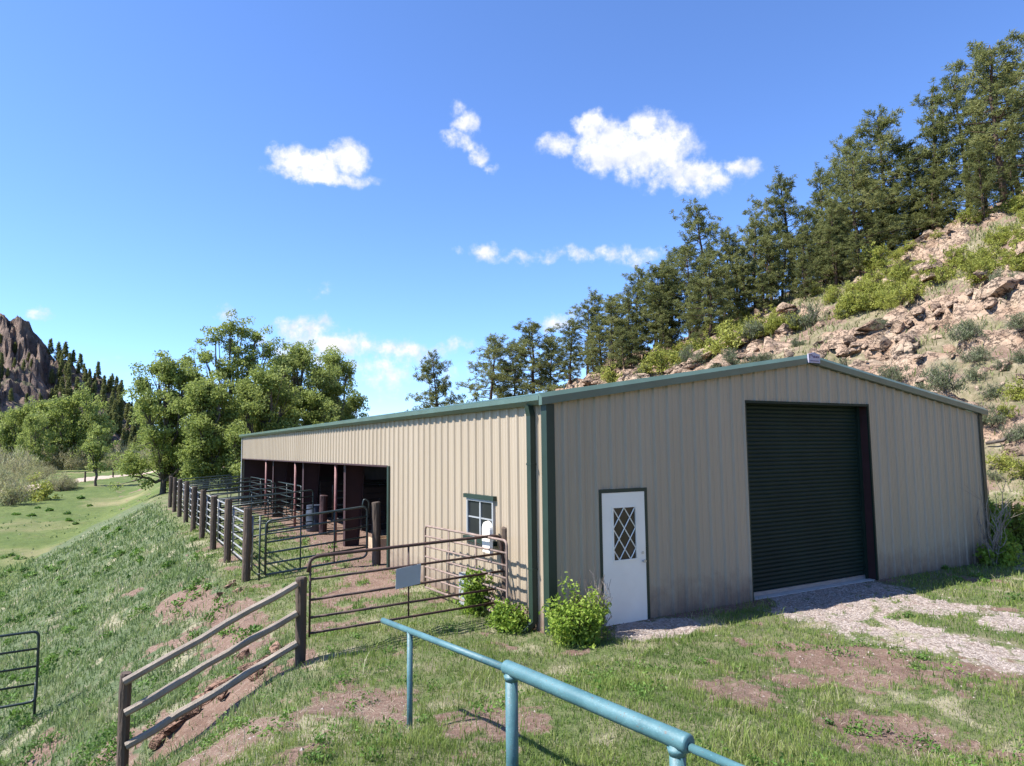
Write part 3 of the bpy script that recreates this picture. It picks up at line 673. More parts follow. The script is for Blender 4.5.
# ------------------------------------------------------------------ plants
def unit(v): return v/(np.linalg.norm(v, axis=-1, keepdims=True)+1e-9)
def rdir(n): return unit(rng.normal(size=(n, 3)))
def needles(mb, C, D, L_, w, tint):
    """thin triangles from centres C along D"""
    n = len(C); s = unit(np.cross(D, rdir(n)))*np.asarray(w).reshape(-1,1)/2
    e = D*np.asarray(L_).reshape(-1,1)
    v = np.stack([C-s, C+s, C+e+s*.5, C+e-s*.5], 1).reshape(-1, 3)
    mb.add(v, np.arange(4*n).reshape(n, 4), tint=np.repeat(tint, 4))
def leaves(mb, C, size, tint, up=.35):
    n = len(C); N = unit(rdir(n)+np.array([0,0,up])); a = unit(np.cross(N, rdir(n))); b = np.cross(N, a)
    s = np.asarray(size).reshape(-1,1); fold = N*s*.18
    v = np.stack([C-a*s, C-b*s*.55+fold, C+a*s, C+b*s*.55+fold], 1).reshape(-1, 3)
    mb.add(v, np.arange(4*n).reshape(n, 4), tint=np.repeat(tint, 4))
def curve(p0, p1, sag, n=6, wob=.0):
    t = np.linspace(0, 1, n)[:, None]; P = np.asarray(p0)*(1-t)+np.asarray(p1)*t; P = P+np.array([0,0,1.])*sag*4*t*(1-t)
    P[1:-1] += rng.normal(0, wob+1e-9, (n-2, 3)); return P
def pine(H, R, bare, nl, dens=1., prof=.65, lopsided=0.):
    tr, cr = MB(), MB()
    wob = np.cumsum(rng.normal(0, .05, (10, 2)), 0); zz = np.linspace(-.5, H, 10)
    tr.tube(np.c_[wob, zz], np.linspace(.20, .03, 10)*H/12, 8)
    def ax(z): return np.array([np.interp(z, zz, wob[:,0]), np.interp(z, zz, wob[:,1]), z])
    az = 0; la = rng.uniform(0, 6.28)
    for i in range(nl):
        t = bare+(1-bare)*((i+rng.random())/nl)**.92; az += 2.4+rng.normal(0, .35)
        ln = R*((1.02-t)**prof)*rng.uniform(.35, 1.12)*(1+lopsided*math.cos(az-la))*min(1, .55+3*(t-bare)) + .15
        p0 = ax(t*H*.985); d = np.array([math.cos(az), math.sin(az), 0])
        p1 = p0+d*ln+np.array([0,0, ln*(-.12+.85*t)+rng.normal(0,.35)])
        P = curve(p0, p1, -.06*ln, 5, .04); tr.tube(P, np.linspace(.045, .012, 5)*(.5+.25*ln), 4, cap=False)
        nc = int((3+ln*5.2)*dens); s = rng.uniform(.25, 1.05, nc)**.8
        c = p0+(p1-p0)*s[:, None]+np.c_[rng.normal(0, .17*ln*.6+.05, nc), rng.normal(0, .17*ln*.6+.05, nc), rng.normal(.06, .22, nc)]
        k = 24; C = np.repeat(c, k, 0)+rng.normal(0, .09, (nc*k, 3)); D = unit(rdir(nc*k)+unit(d+np.array([0,0,.65]))*.55)
        tt = np.clip(rng.normal(.45, .13)+np.repeat(rng.normal(0, .14, nc), k)+rng.normal(0, .08, nc*k), 0, 1)
        needles(cr, C, D, rng.uniform(.15, .30, nc*k), rng.uniform(.035, .065, nc*k), tt)
    return tr, cr
def mktree(name, label, cat, tr, cr, mt, ml, group):
    o = thing(name, label, cat, (0,0,0), group); tr.build('trunk', mt, o, smooth=True); cr.build('crown', ml, o); return o
PG = 'pines on the rocky hillside'
PV = [(12,3.5,.10,52,1.,.50,.2), (12,3.1,.05,58,1.,.62,.15), (12,4.2,.16,48,1.05,.40,.3), (12,2.5,.10,46,.95,.55,.3), (12,4.1,.03,64,1.1,.58,.15), (12,3.5,.16,44,.95,.42,.35)]
pvar = [pine(*a) for a in PV]
pused = {}
def put_pine(v, loc, H, label, rz=None, wide=1., name='pine_tree', group=PG):
    s = H/12; wide *= rng.uniform(1.0, 1.25); rz = rng.uniform(0, 6.28) if rz is None else rz
    if v not in pused:
        o = mktree(name, label, 'pine tree', *pvar[v], M['bark'], M['pine'], group); pused[v] = o; place(o, loc, rz, (s*wide, s*wide, s)); return o
    o = dup(pused[v], loc, rz, (s*wide, s*wide, s), label); o['group'] = group; o.rotation_euler = (rng.normal(0, .035), rng.normal(0, .035), rz); return o
# (x, base y, top y, variant, width factor, depth or None, label)
PINES = [
 (1003,203,36,2,1.25,None,'huge broad pine at the upper right corner of the hillside, tallest of all'),
 (966,190,70,0,1.0,None,'full pine just left of the huge corner pine on the hillside'),
 (1022,190,62,4,1.1,None,'dark dense pine behind the huge pine, cut by the right edge'),
 (936,205,88,3,1.0,None,'slim sparse pine poking above the others between the huge pine and the wide dark pine'),
 (893,232,108,4,1.15,None,'wide dark green pine with a tall pointed top, uphill of the paler round pine'),
 (912,225,140,0,1.1,None,'pine filling the gap right of the wide dark pine'),
 (858,262,158,2,1.35,None,'pale rounded pine standing in front of the wide dark pine, bare trunk showing'),
 (842,240,136,0,1.0,None,'pine with a notched top left of the wide dark pine'),
 (826,262,170,1,1.0,None,'bushy pine between the pale rounded pine and the tall narrow pointed one'),
 (797,285,168,1,1.0,None,'tall narrow pointed pine in the middle of the hillside row'),
 (812,290,205,3,1.1,None,'lower pine in front of the tall narrow pointed pine'),
 (772,290,196,5,1.0,None,'greyish pine behind and left of the tall narrow pointed pine'),
 (757,310,214,4,1.05,None,'dark low-branched pine leaning over a ledge next to the tall lone-topped pine'),
 (782,300,235,0,1.,None,'small pine under the greyish pine'),
 (710,330,199,0,1.0,None,'tall pine with a see-through top standing out at the left of the hillside row'),
 (732,322,228,1,1.1,None,'pine tucked behind the tall see-through pine on its uphill side'),
 (690,338,246,2,1.0,None,'rounded pine leaning left of the tall see-through pine'),
 (672,340,252,1,.9,None,'thin pine next to the rounded leaning pine'),
 (655,348,268,3,1.2,None,'narrow pine above the roof edge between two bushier pines'),
 (636,352,268,4,1.1,None,'broad dark conical pine low on the slope above the roof'),
 (618,362,296,0,1.0,None,'small pine left of the broad dark conical pine'),
 (603,365,292,1,1.0,None,'small dark pointed pine low on the slope'),
 (588,372,306,5,1.1,None,'small irregular pine low on the slope near the skyline gap'),
 (570,384,322,1,1.1,None,'short rounded pine at the foot of the slope'),
 (553,398,338,4,1.1,74,'squat pine between the short rounded pine and the twin pines'),
 (533,402,325,2,1.3,72,'wide bushy pine, right one of the twin pines above the roof'),
 (512,408,344,4,1.0,75,'pine squeezed between the twin pines above the roof'),
 (489,412,338,0,1.15,74,'airy pine, left one of the twin pines above the roof'),
 (443,416,356,4,.95,82,'small pine standing alone above the middle of the roof line'),
 (878,250,180,5,1.1,None,'pine in shade behind the pale rounded pine'),
 (985,205,110,5,1.,None,'pine partly hidden under the branches of the huge corner pine'),
 (746,318,262,1,1.1,None,'young pine at the foot of the dark low-branched pine'),
]
for (x, yb, yt, v, wd, dep, lb) in PINES:
    if dep is None:
        p, t_ = hit(x, yb)
        if t_ > 110: t_ = 68.; p = atd(x, yb, t_)
    else: t_ = dep; p = atd(x, yb, t_)
    z = Tz(p[0], p[1]); top = atd(x, yt, t_)[2]
    put_pine(v, (p[0], p[1], z), max(2.5, top-z), lb, wide=wd*min(1.25, max(1., 8./max(top-z, 3))))

for n_ in range(36):
    x = rng.uniform(560, 1030); p, t_ = hit(x, np.interp(x, [560,640,720,800,860,940,1024], [392,356,326,290,262,214,200])+rng.uniform(-4, 14))
    if t_ > 110: t_ = rng.uniform(66, 76); p = atd(x, 330, t_)
    put_pine(int(rng.choice([1,4,0,2])), (p[0], p[1], Tz(p[0], p[1])), rng.uniform(3.2, 7.5), 'young pine filling in between the taller pines of the hillside row', None, rng.uniform(1.0, 1.3), group='young pines on the hillside')
# cottonwoods: trunk, limbs to lobes, leaf clusters
def broadleaf(H, lobes, nclu, nleaf, lsize, csize, trunk_r=.28, base=.0, stems=1, fork=.3, ncl_wide=False):
    tr, cr = MB(), MB()
    lobes = [np.asarray(l, float) for l in lobes]
    for s_ in range(stems):
        o = np.array([rng.normal(0, .5), rng.normal(0, .5), 0]) if stems > 1 else np.zeros(3)
        top = lobes[s_ % len(lobes)][:3]
        f = o+np.array([0,0,H*fork]); tr.tube(curve(o-[0,0,.5], f, 0, 5, .05), np.linspace(trunk_r, trunk_r*.75, 5)/stems**.4, 9)
    vol = np.array([l[3]*l[3]*l[4] for l in lobes]); vol = vol**.75; vol /= vol.sum()
    for l, vf in zip(lobes, vol):
        P = curve(f, l[:3]-[0,0,l[4]*.3], -.03*H, 7, .12); tr.tube(P, np.linspace(trunk_r*.6, .05, 7), 6, cap=False)
        n = max(4, int(nclu*vf)); d = rdir(n); rad = np.minimum(np.abs(rng.normal(0, .74 if ncl_wide else .68, n)), 1.25)
        c = l[:3]+d*rad[:, None]*np.array([l[3], l[3], l[4]])
        for k in range(0, n, 3):
            q = P[rng.integers(3, 7)]; tr.tube(curve(q, c[k], -.05, 4, .06), np.linspace(.05, .012, 4), 4, cap=False)
        sz = rng.uniform(.6, 1.25, n)*csize; ct = rng.normal(.45, .14, n)
        m = (nleaf*(sz/csize)**2).astype(int); C = np.repeat(c, m, 0); S = np.repeat(sz, m)
        C = C+rdir(len(C))*(rng.random(len(C))**.45*S)[:, None]*np.array([1,1,.75])
        leaves(cr, C, rng.uniform(.7, 1.3, len(C))*lsize, np.clip(np.repeat(ct, m)+rng.normal(0, .12, len(C)), 0, 1))
    return tr, cr
CG = 'cottonwoods beyond the far end of the barn'
def lob(n, H, R, zlo, zhi):
    out = []
    for k in range(n):
        z = H*(zlo+(zhi-zlo)*(k+.5)/n); a = 2.4*k+rng.normal(0, .4); rr_ = R*(.35+.6*math.sin(math.pi*min(1, .25+.7*(k+.5)/n)))*rng.uniform(.7, 1.05)
        out.append((rr_*math.cos(a), rr_*math.sin(a), z, R*rng.uniform(.38, .55), H*rng.uniform(.09, .14)))
    for k in range(5): out.append((rng.normal(0,.12*R), rng.normal(0,.12*R), H*(zlo+(zhi-zlo)*(k+.3)/5), R*.62, H*.13))
    out.append((0, 0, H*zhi*.98, R*.4, H*.10)); return out
COT = [ # x, y_base, y_top, depth, R(m), nlobes, zlo, zhi, clusters, label
 (228,489,316,64,4.3,13,.42,.93,300,'tallest open-crowned cottonwood with dark limbs showing against the sky'),
 (163,490,343,60,3.3,11,.16,.88,260,'dense cottonwood on the meadow side, left edge of the big clump'),
 (205,492,372,57,2.6,10,.12,.9,210,'low leafy cottonwood in front of the tallest one, foliage down to the ground'),
 (262,488,362,60,2.8,10,.15,.9,220,'cottonwood just left of the barn roof corner, below the tallest crown'),
 (292,486,336,68,3.0,11,.3,.92,220,'cottonwood rising behind the far roof corner'),
 (332,486,346,72,2.9,11,.3,.93,220,'cottonwood with a round crown at the right end of the clump'),
 (310,486,385,64,2.6,9,.2,.92,150,'low cottonwood showing just above the barn roof'),
 (350,486,390,76,1.9,8,.3,.92,100,'small cottonwood sloping down to the roof at the right end of the clump'),
 (184,490,425,62,2.0,8,.08,.9,130,'scraggly young cottonwood at the end of the corral fence'),
 (238,490,425,56,2.2,8,.08,.9,130,'young cottonwood growing behind the corral rails'),
]
for (x, yb, yt, dep, R, nlb, zl_, zh_, ncl, lb) in COT:
    p = atd(x, yb, dep); z = Tz(p[0], p[1]); H = atd(x, yt, dep)[2]-z
    if ncl == 300:
        lb_ = [(-2.7,1.4,H*.64,1.0,.6),(-3.5,1.9,H*.75,.8,.45),(-2.0,1.0,H*.77,.8,.5),(-1.3,.2,H*.88,.9,.5),(-.2,-.3,H*.95,.8,.5),(.9,.3,H*.93,.8,.5),(1.9,-.7,H*.89,.8,.5),(.3,.6,H*.82,1.0,.6),(2.7,-1.4,H*.79,.9,.6),(1.4,-.5,H*.74,1.1,.7),(3.3,-1.8,H*.66,1.0,.7),
            (-.5,0,H*.68,1.2,.7),(-1.6,1.2,H*.54,1.5,.9),(.9,-.6,H*.6,1.4,.9),(2.2,-1.2,H*.52,1.5,1.),(-3.2,1.8,H*.5,1.3,.8),(0,0,H*.46,1.8,1.1),(1.2,-1.5,H*.36,1.8,1.),(-1.8,1.,H*.36,1.6,1.)]
        lb_ = [(a_*1.05, b_, c_, d_*1.3, e_*2.0) for a_, b_, c_, d_, e_ in lb_]
    else: lb_ = lob(nlb, H, R, zl_, zh_)
    tr, cr = broadleaf(H, lb_, int(ncl*2.0), 72, .112, .64, fork=.22 if zl_ > .2 else .1, ncl_wide=ncl == 300)
    place(mktree('cottonwood_tree', lb, 'tree', tr, cr, M['greybark'], M['cotton'], CG), (p[0], p[1], z), 0 if ncl == 300 else rng.uniform(0, 6))
# far treeline at the foot of the butte
FG = 'bright green trees across the meadow'
tv = [broadleaf(14, lob(10, 14, 5.2, .2, .92), 170, 45, .27, 1.25, trunk_r=.3, fork=.15) for _ in range(2)]
first = {}
for n_, (x, yt, wd, lb) in enumerate([(72,391,1.15,'tallest round bright green tree across the meadow below the butte'),(48,400,1.0,'bright green tree left of the tallest round one across the meadow'),(22,403,1.0,'bright green tree near the left edge across the meadow'),(2,412,1.0,'tree across the meadow cut by the left edge'),(93,408,.8,'right shoulder tree beside the tallest round one across the meadow'),(34,418,.9,'low bright tree in front of the row across the meadow')]):
    p = atd(x, 470, 150 if n_ < 5 else 135); z = Tz(p[0], p[1]); s = (atd(x, yt, 150)[2]-z)/13.5; v = n_ % 2
    if v not in first: first[v] = place(mktree('tree', lb, 'tree', *tv[v], M['greybark'], M['cotton'], FG), (p[0], p[1], z), rng.uniform(0,6), (s*wd*.75,s*wd*.75,s))
    else: dup(first[v], (p[0], p[1], z), rng.uniform(0, 6), (s*wd*.75, s*wd*.75, s), lb)
# small tree on the meadow by the track
p, t_ = hit(96, 486); H = (486-424)*t_/F
tr, cr = broadleaf(H, [(0,0,H*.85,H*.13,H*.13),(.5,.2,H*.62,H*.19,H*.14),(-.6,-.2,H*.6,H*.19,H*.13),(0,.4,H*.45,H*.2,H*.11),(-.2,0,H*.3,H*.16,H*.09)], 90, 40, .15, .55, trunk_r=.2, fork=.2)
place(mktree('tree', 'small upright tree alone on the meadow beside the dirt track', 'tree', tr, cr, M['greybark'], M['cotton'], None), (p[0], p[1], Tz(p[0], p[1])))

# shrubs
def shrub(n, R, H, lsize, nst=14, csz=.22, lf='leaf', bare=.0, per=26):
    tr, cr = MB(), MB(); TP = []
    for k in range(nst):
        a = rng.uniform(0, 6.28); r_ = R*math.sqrt(rng.random())*.95; h = H*rng.uniform(.45, 1.12)*(1-.4*(r_/R)**2)
        P = curve((rng.normal(0,.06*R), rng.normal(0,.06*R), -.1), (r_*math.cos(a), r_*math.sin(a), h), .03, 5, .03*R); tr.tube(P, np.linspace(.022, .006, 5)*max(R, .6), 4, cap=False)
        TP.append(P)
        for _ in range(2 if bare == 0 else 5):
            q = P[rng.integers(2, 5)]; tr.tube([q, q+rdir(1)[0]*np.array([.3,.3,.2])*R+[0,0,.25*H*rng.random()]], [.008*max(R,.6), .003], 3, cap=False)
    d = rdir(n); d[:,2] = np.abs(d[:,2])*1.1-.12; rad = rng.uniform(.25, 1., n)**.5
    lump = 1+.45*pn3(d*1.7+rng.uniform(0, 50, 3))
    c = d*(rad*lump)[:, None]*np.array([R, R, H*.92])+[0,0,H*.06]
    m_ = int(n*.7); f_ = rng.uniform(1.2, 4.3, m_); k_ = rng.integers(0, nst, m_); TP = np.array(TP); lo_ = np.minimum(f_.astype(int), 3)
    c[:m_] = TP[k_, lo_]+(TP[k_, lo_+1]-TP[k_, lo_])*(f_-lo_)[:, None]+rng.normal(0, .10*R, (m_, 3))
    C = np.repeat(c, per, 0); C = C+rng.normal(0, csz*.5, C.shape)
    tt = np.clip(np.repeat(rng.normal(.45, .15, n), per)+rng.normal(0, .13, len(C)), 0, 1)
    if lf == 'leaf': leaves(cr, C, rng.uniform(.7, 1.3, len(C))*lsize, tt, .5)
    else: needles(cr, C, unit(rdir(len(C))*.8+np.array([0,0,.9])), rng.uniform(.6,1.3,len(C))*lsize*2.4, np.full(len(C), lsize*.42), tt)
    return tr, cr
SV = {'oak': [shrub(50, 1.15, 1.5, .078) for _ in range(3)], 'sage': [shrub(60, 1.0, 1.2, .075, 18, .2, 'needle') for _ in range(2)], 'willow': [shrub(80, 1.7, 2.0, .11, 26, .35, 'needle') for _ in range(2)]}
SM = {'oak': ('oak','bark'), 'sage': ('sage','twig'), 'willow': ('willow','twig')}
sfirst = {}
def put_shrub(kind, v, loc, s, label, group, squash=1.):
    k = (kind, v); sc = (s, s, s*squash)
    if k not in sfirst:
        o = thing('shrub', label, 'shrub', (0,0,0), group); SV[kind][v][0].build('stem', M[SM[kind][1]], o); SV[kind][v][1].build('foliage', M[SM[kind][0]], o)
        sfirst[k] = place(o, loc, rng.uniform(0,6.28), sc); return o
    o = dup(sfirst[k], loc, rng.uniform(0, 6.28), sc, label)
    if group: o['group'] = group
    elif 'group' in o: del o['group']
    return o
OKG, SGG = 'yellow-green scrub oaks on the hillside', 'grey-green bushes among the rocks'
# yellow-green band: scattered through a strip of the slope between rocks and pines
yl_ = [(600,385,372),(660,368,350),(715,352,325),(760,335,312),(830,318,285),(900,300,248),(960,285,215),(1024,262,185)]
yx = np.array([q_[0] for q_ in yl_]); ylo = np.array([q_[1] for q_ in yl_]); yhi = np.array([q_[2] for q_ in yl_])
for n_ in range(215):
    x = 600+450*rng.random()**.62; t = rng.random()**1.25-.12; y = np.interp(x, yx, ylo)*(1-t)+np.interp(x, yx, yhi)*t
    p, t_ = hit(x, y)
    if t_ > 100 or fbm(p[0]*.22, p[1]*.22, 2, 81) < -.18: continue
    put_shrub('oak', n_ % 3, (p[0], p[1], Tz(p[0], p[1])-.1), rng.uniform(.35, .85)*(1 if x < 850 else 1.15), 'yellow-green scrub oak growing on the slope between the rock ledges and the pines', OKG, rng.uniform(.6,1.25))
NAMED = [(945,392,1.45,'sage',0,'tall grey-green bush standing alone on bare rock right of the roof peak'),(725,352,1.4,'oak',0,'large yellow-green bush on the ledge below the tall see-through pine'),
 (808,328,1.3,'sage',1,'rounded olive bush by the overhanging ledge below the pines'),(966,340,1.25,'sage',0,'dense grey-green bush under the big pink boulder at right'),(665,372,1.2,'oak',1,'pale yellow-green bush just above the roof edge'),
 (690,366,1.0,'sage',1,'low grey-green bush just above the roof edge beside a yellow-green one'),(752,340,1.0,'sage',0,'grey-green bush at the foot of the ledge below the dark pine'),(1000,425,.8,'sage',1,'wide green bush on the bank right of the barn eave'),
 (1018,400,.9,'oak',2,'green bush at the right edge on the bank above the fallen pole'),(992,398,.8,'sage',0,'upper green bush on the grassy bank behind the barn corner'),(610,385,1.0,'oak',2,'small bush at the foot of the slope above the roof')]
for (x, y, s, k, v, lb) in NAMED:
    p, t_ = hit(x, y); put_shrub(k, v, (p[0], p[1], Tz(p[0],p[1])-.08), s*t_/50 if t_ > 30 else s*.6, lb, None)
for n_ in range(34):
    x = rng.uniform(620, 1024); t = rng.random(); y = np.interp(x, yx, ylo)+(t)*np.interp(x, [600,1024], [8,170])
    p, t_ = hit(x, y)
    if t_ > 90 or p[0] < 14.5: continue
    put_shrub('sage', n_ % 2, (p[0], p[1], Tz(p[0], p[1])-.05), rng.uniform(.3, .75), 'small grey-green bush growing in a crack of the rock slope', 'small bushes in the cracks of the rock slope', rng.uniform(.7,1.))
for n_, (x, y) in enumerate([(1012,455),(1000,470),(1018,440),(1008,415),(995,480),(1022,478)]):
    p, t_ = hit(x, y); put_shrub(['sage','oak'][n_ % 2], n_ % 2, (p[0], p[1], Tz(p[0],p[1])-.05), rng.uniform(.25,.5), 'low bush on the red earth bank at the right edge beside the barn', 'bushes on the red bank')
# willow scrub in the meadow
WG = 'brushy willows along the meadow edge'
wl = [(8,505,.95,'yellow-green willow bush at the left edge of the meadow, nearest of the scrub')]
for (x, y, s, lb) in wl:
    p, t_ = hit(x, y); put_shrub('willow', 0, (p[0], p[1], Tz(p[0],p[1])-.1), s*1.3, lb, None)
    p, t_ = hit(38, 500); put_shrub('oak', 0, (p[0], p[1], Tz(p[0],p[1])-.1), 1.7, 'greyer willow bush beside the nearest yellow-green one', None)
bt_, bf_ = MB(), MB()
for n_ in range(330):
    x = rng.uniform(-40, 185); y = rng.uniform(457, 492) if x < 70 and n_ % 2 else rng.uniform(454, 470)
    p, t_ = hit(x, y)
    if t_ > 260: continue
    if seg(p[0], p[1], -18.5, 92, -6, 128) < 4.5 and x > 40: continue
    k_, v_ = ['willow','willow','sage'][n_ % 3], n_ % 2
    s_ = rng.uniform(.8, 1.35)*(1.6 if n_ % 3 == 2 else 1)*(1+.004*max(0, t_-80)); loc = np.array([p[0], p[1], Tz(p[0], p[1])-.2])
    if t_ < 98: put_shrub(k_, v_, loc, s_, 'grey-brown willow brush in the thicket across the meadow', WG, rng.uniform(.7, 1.))
    else:
        a_ = rng.uniform(0, 6.28); R_ = np.array([[math.cos(a_), math.sin(a_), 0], [-math.sin(a_), math.cos(a_), 0], [0, 0, 1]])*s_
        src = SV['willow'][v_][1]; V = np.concatenate(src.v)@R_+loc; nq = len(V)//4; kq = rng.random(nq) < .6; V = V.reshape(nq, 4, 3)[kq]
        bf_.add(V.reshape(-1, 3), np.arange(4*len(V)).reshape(-1, 4), tint=np.repeat(np.clip(rng.normal(.45, .2)+rng.normal(0, .12, len(V)), 0, 1), 4))
if bf_.n: tag(bf_.build('willow_brush', M['willow']), kind='stuff')
# bushes round the barn
def one_bush(name, label, x, y, dep, R, H, n, ls, m, st='bark', lf='leaf', nst=20, bare=0., at=None):
    p = at if at is not None else atd(x, y, dep); tr, cr = shrub(n, R, H, ls, nst, .12, lf, bare)
    o = thing(name, label, 'bush', (0,0,0)); tr.build('stem', M[st], o); cr.build('foliage', M[m], o)
    return place(o, (p[0], p[1], Tz(p[0], p[1])))
one_bush('bush', 'dense bright green bush at the barn corner left of the white door', 0,0,0, .40, .70, 190, .030, 'bushleaf', at=(.02,-.62,0), nst=34)
one_bush('bush', 'taller thin-leaved bush with dark bare twigs against the white door', 0,0,0, .24, .80, 16, .030, 'bushleaf', 'twig', at=(.56,-.42,0), nst=44, bare=1)
one_bush('bush', 'green bush behind the end of the rusty gate below the window', 0,0,0, .25, .66, 70, .036, 'bushleaf', at=(-.42,1.62,0))
one_bush('bush', 'leafy weeds between the weathered gate post and the barn corner', 0,0,0, .32, .40, 80, .032, 'bushleaf', at=(-.30,.62,0))
one_bush('bush', 'green bush in the corner between the barn and the bank, beside a bare shrub', 0,0,0, .75, 1.35, 190, .05, 'bushleaf', at=(13.25,.55,0), nst=24)
one_bush('bush', 'dark leafy bush in shade at the right end of the barn front', 0,0,0, .6, 1.0, 120, .05, 'bushleaf', at=(12.9,1.3,0))
one_bush('bush', 'low green bush at the foot of the bare grey shrub by the barn', 0,0,0, .42, .55, 90, .045, 'bushleaf', at=(11.75,-.45,0))
one_bush('bush', 'green bush at the right edge in front of the bank', 0,0,0, .8, 1.2, 170, .05, 'oak', at=(14.3,.1,0), nst=24)
sk = thing('shrub', 'bare grey leafless shrub standing against the right end of the barn front', 'shrub', (0,0,0))
mb = MB()
for k in range(16):
    a_ = rng.uniform(0, 6.28); h = rng.uniform(.8, 1.9); P = curve((0,0,-.1), (.6*h*.6*math.cos(a_), .3*math.sin(a_), h), .03, 7, .05); mb.tube(P, np.linspace(.016, .004, 7), 5, cap=False)
    for _ in range(5):
        q_ = P[rng.integers(2, 7)]; mb.tube([q_, q_+np.array([rng.normal(0,.2), rng.normal(0,.12), rng.uniform(.1,.4)])], [.007,.002], 4, cap=False)
mb.build('branches', M['twig'], sk); place(sk, (11.55,-.42, Tz(11.55,-.42)))
# fallen pole on the bank
A_, ta = hit(986, 447); B_, tb = hit(1040, 434)
tag(MB().tube(curve(A_+[0,0,.12], B_+[0,0,.12], 0, 7, .04), np.linspace(.05, .08, 7), 8, jit=.08).build('fallen_pole', M['greybark'], origin=A_), 'dark fallen pole lying on the bank behind the right corner of the barn', 'pole')

# ------------------------------------------------------------------ rocks
import bmesh
def rock_mesh(seed, flat=.55, cuts=9, sub=3, disp=.16):
    r_ = np.random.default_rng(seed); bm = bmesh.new(); bmesh.ops.create_icosphere(bm, subdivisions=sub, radius=1)
    V = np.array([v.co[:] for v in bm.verts]); V *= np.array([1, r_.uniform(.62,.9), flat])
    for _ in range(cuts):
        n = r_.normal(size=3); n /= np.linalg.norm(n); dd = V@n-r_.uniform(.28, .62)*np.linalg.norm(n*np.array([1,.8,flat])); V -= np.outer(np.maximum(dd, 0)*.92, n)
    V += V/np.linalg.norm(V, axis=1)[:, None]*(disp*.5*pn3(V*2.1+seed)+disp*.25*pn3(V*5.5+seed))[:, None]
    for v, c in zip(bm.verts, V): v.co = c
    me = bpy.data.meshes.new('rock'); bm.to_mesh(me); bm.free(); return me
rocks = [rock_mesh(100+k, f_) for k, f_ in enumerate((.5,.35,.6,.28,.45,.7,.32,.5))]
for me in rocks: me.materials.append(M['rock'])
def put_rock(v, loc, s, rz, label, group=None, cat='boulder', name='boulder', tilt=None, me=None):
    o = bpy.data.objects.new(name, me or rocks[v]); COL.objects.link(o); o.location = loc; o.scale = s
    o.rotation_euler = (0, 0, rz) if tilt is None else (tilt[0], tilt[1], rz); return tag(o, label, cat, group)
NR = [(1000,296,2.2,2,'big pink boulder jutting out of the slope near the right edge'),(880,350,1.3,5,'rounded brown boulder in the cluster right of the roof peak'),(905,352,1.5,2,'tall pink boulder beside the rounded brown one right of the roof peak'),
 (860,348,1.25,0,'cracked reddish boulder just above the right roof slope'),(870,335,1.7,1,'long flat pink slab lying above the rounded brown boulder'),(900,332,1.2,4,'wedge shaped slab propped on the pink boulder cluster'),(790,312,1.8,0,'overhanging dark-mouthed ledge rock below the pines'),
 (783,332,1.1,5,'rounded boulder at the left foot of the overhanging ledge'),(885,272,1.3,0,'brown boulder among the yellow-green shrubs'),(905,268,1.2,2,'second brown boulder among the yellow-green shrubs, on the uphill side'),(930,218,1.8,1,'pale rock outcrop below the slim pine'),
 (985,215,2.0,3,'pale slab below the huge corner pine'),(820,345,1.4,3,'flat slab at the lower left of the boulder cluster near the roof peak'),(1010,455,.75,5,'round pale boulder on the red bank at the right edge')]
for n_, (x, y, s, v, lb) in enumerate(NR):
    s *= .62; p, t_ = hit(x, y); put_rock(v, (p[0], p[1], Tz(p[0],p[1])+.12*s), (s, s, s*1.05), rng.uniform(0,6), lb, tilt=(rng.normal(0,.1), -.25))
BG = 'ledge rocks on the hillside'
cnt = 0
for n_ in range(1500):
    x = rng.uniform(585, 1035); y = np.interp(x, yx, yhi)-10+rng.random()**.8*(np.interp(x, [585,800,1024], [25,75,215])+10)
    p, t_ = hit(x, y)
    if t_ > 95 or p[0] < 15.5: continue
    rw = float(rockw(p[:1], p[1:2])[0])
    if rng.random() > .12+rw: continue
    s = rng.lognormal(-.95, .5)*(.55+t_/80); v = int(rng.choice([1,3,3,6,0,4,2,7,5]))
    put_rock(v, (p[0], p[1], Tz(p[0],p[1])+.05*s), (s*rng.uniform(1.,2.1), s*rng.uniform(.7,1.1), s*rng.uniform(.6,1.)), rng.normal(.2, .4), 'weathered pink rock lying on the ledges of the hillside', BG, tilt=(rng.normal(0,.12), -.42+rng.normal(0,.12)))
    cnt += 1
    if cnt >= 270: break
# brush pile rocks: flat sandstone slabs under the sloping fence
rr_me = [rock_mesh(300+k, f_, 10, 3, .12) for k, f_ in enumerate((.3,.4,.35))]
for me in rr_me: me.materials.append(M['redrock'])
SL = [(292,650,.24,'flat red stone at the foot of the short dark post'),(277,656,.26,None),(262,668,.28,None),(247,672,.25,'largest pale slab in the row under the sloping rail fence'),(243,660,.20,None),(228,688,.27,None),(214,693,.30,'broad red slab halfway down the row under the sloping rail fence'),(203,704,.25,None),(190,716,.22,None),(172,733,.25,None),(178,722,.18,None),(160,742,.2,'lowest red stone of the row, near the bottom post of the sloping rail fence'),(222,700,.16,None),(255,680,.17,None)]
for n_, (x, y, s, lb) in enumerate(SL):
    p, t_ = hit(x, y); put_rock(0, (p[0], p[1], p[2]+.05), (s*1.05, s*.8, s*.9), rng.uniform(-1.2,1.2), lb or 'red sandstone slab in the row of stones under the sloping rail fence', 'stones under the sloping rail fence', 'stone', 'flat_stone', (rng.normal(0,.1), -.35), rr_me[n_ % 3])
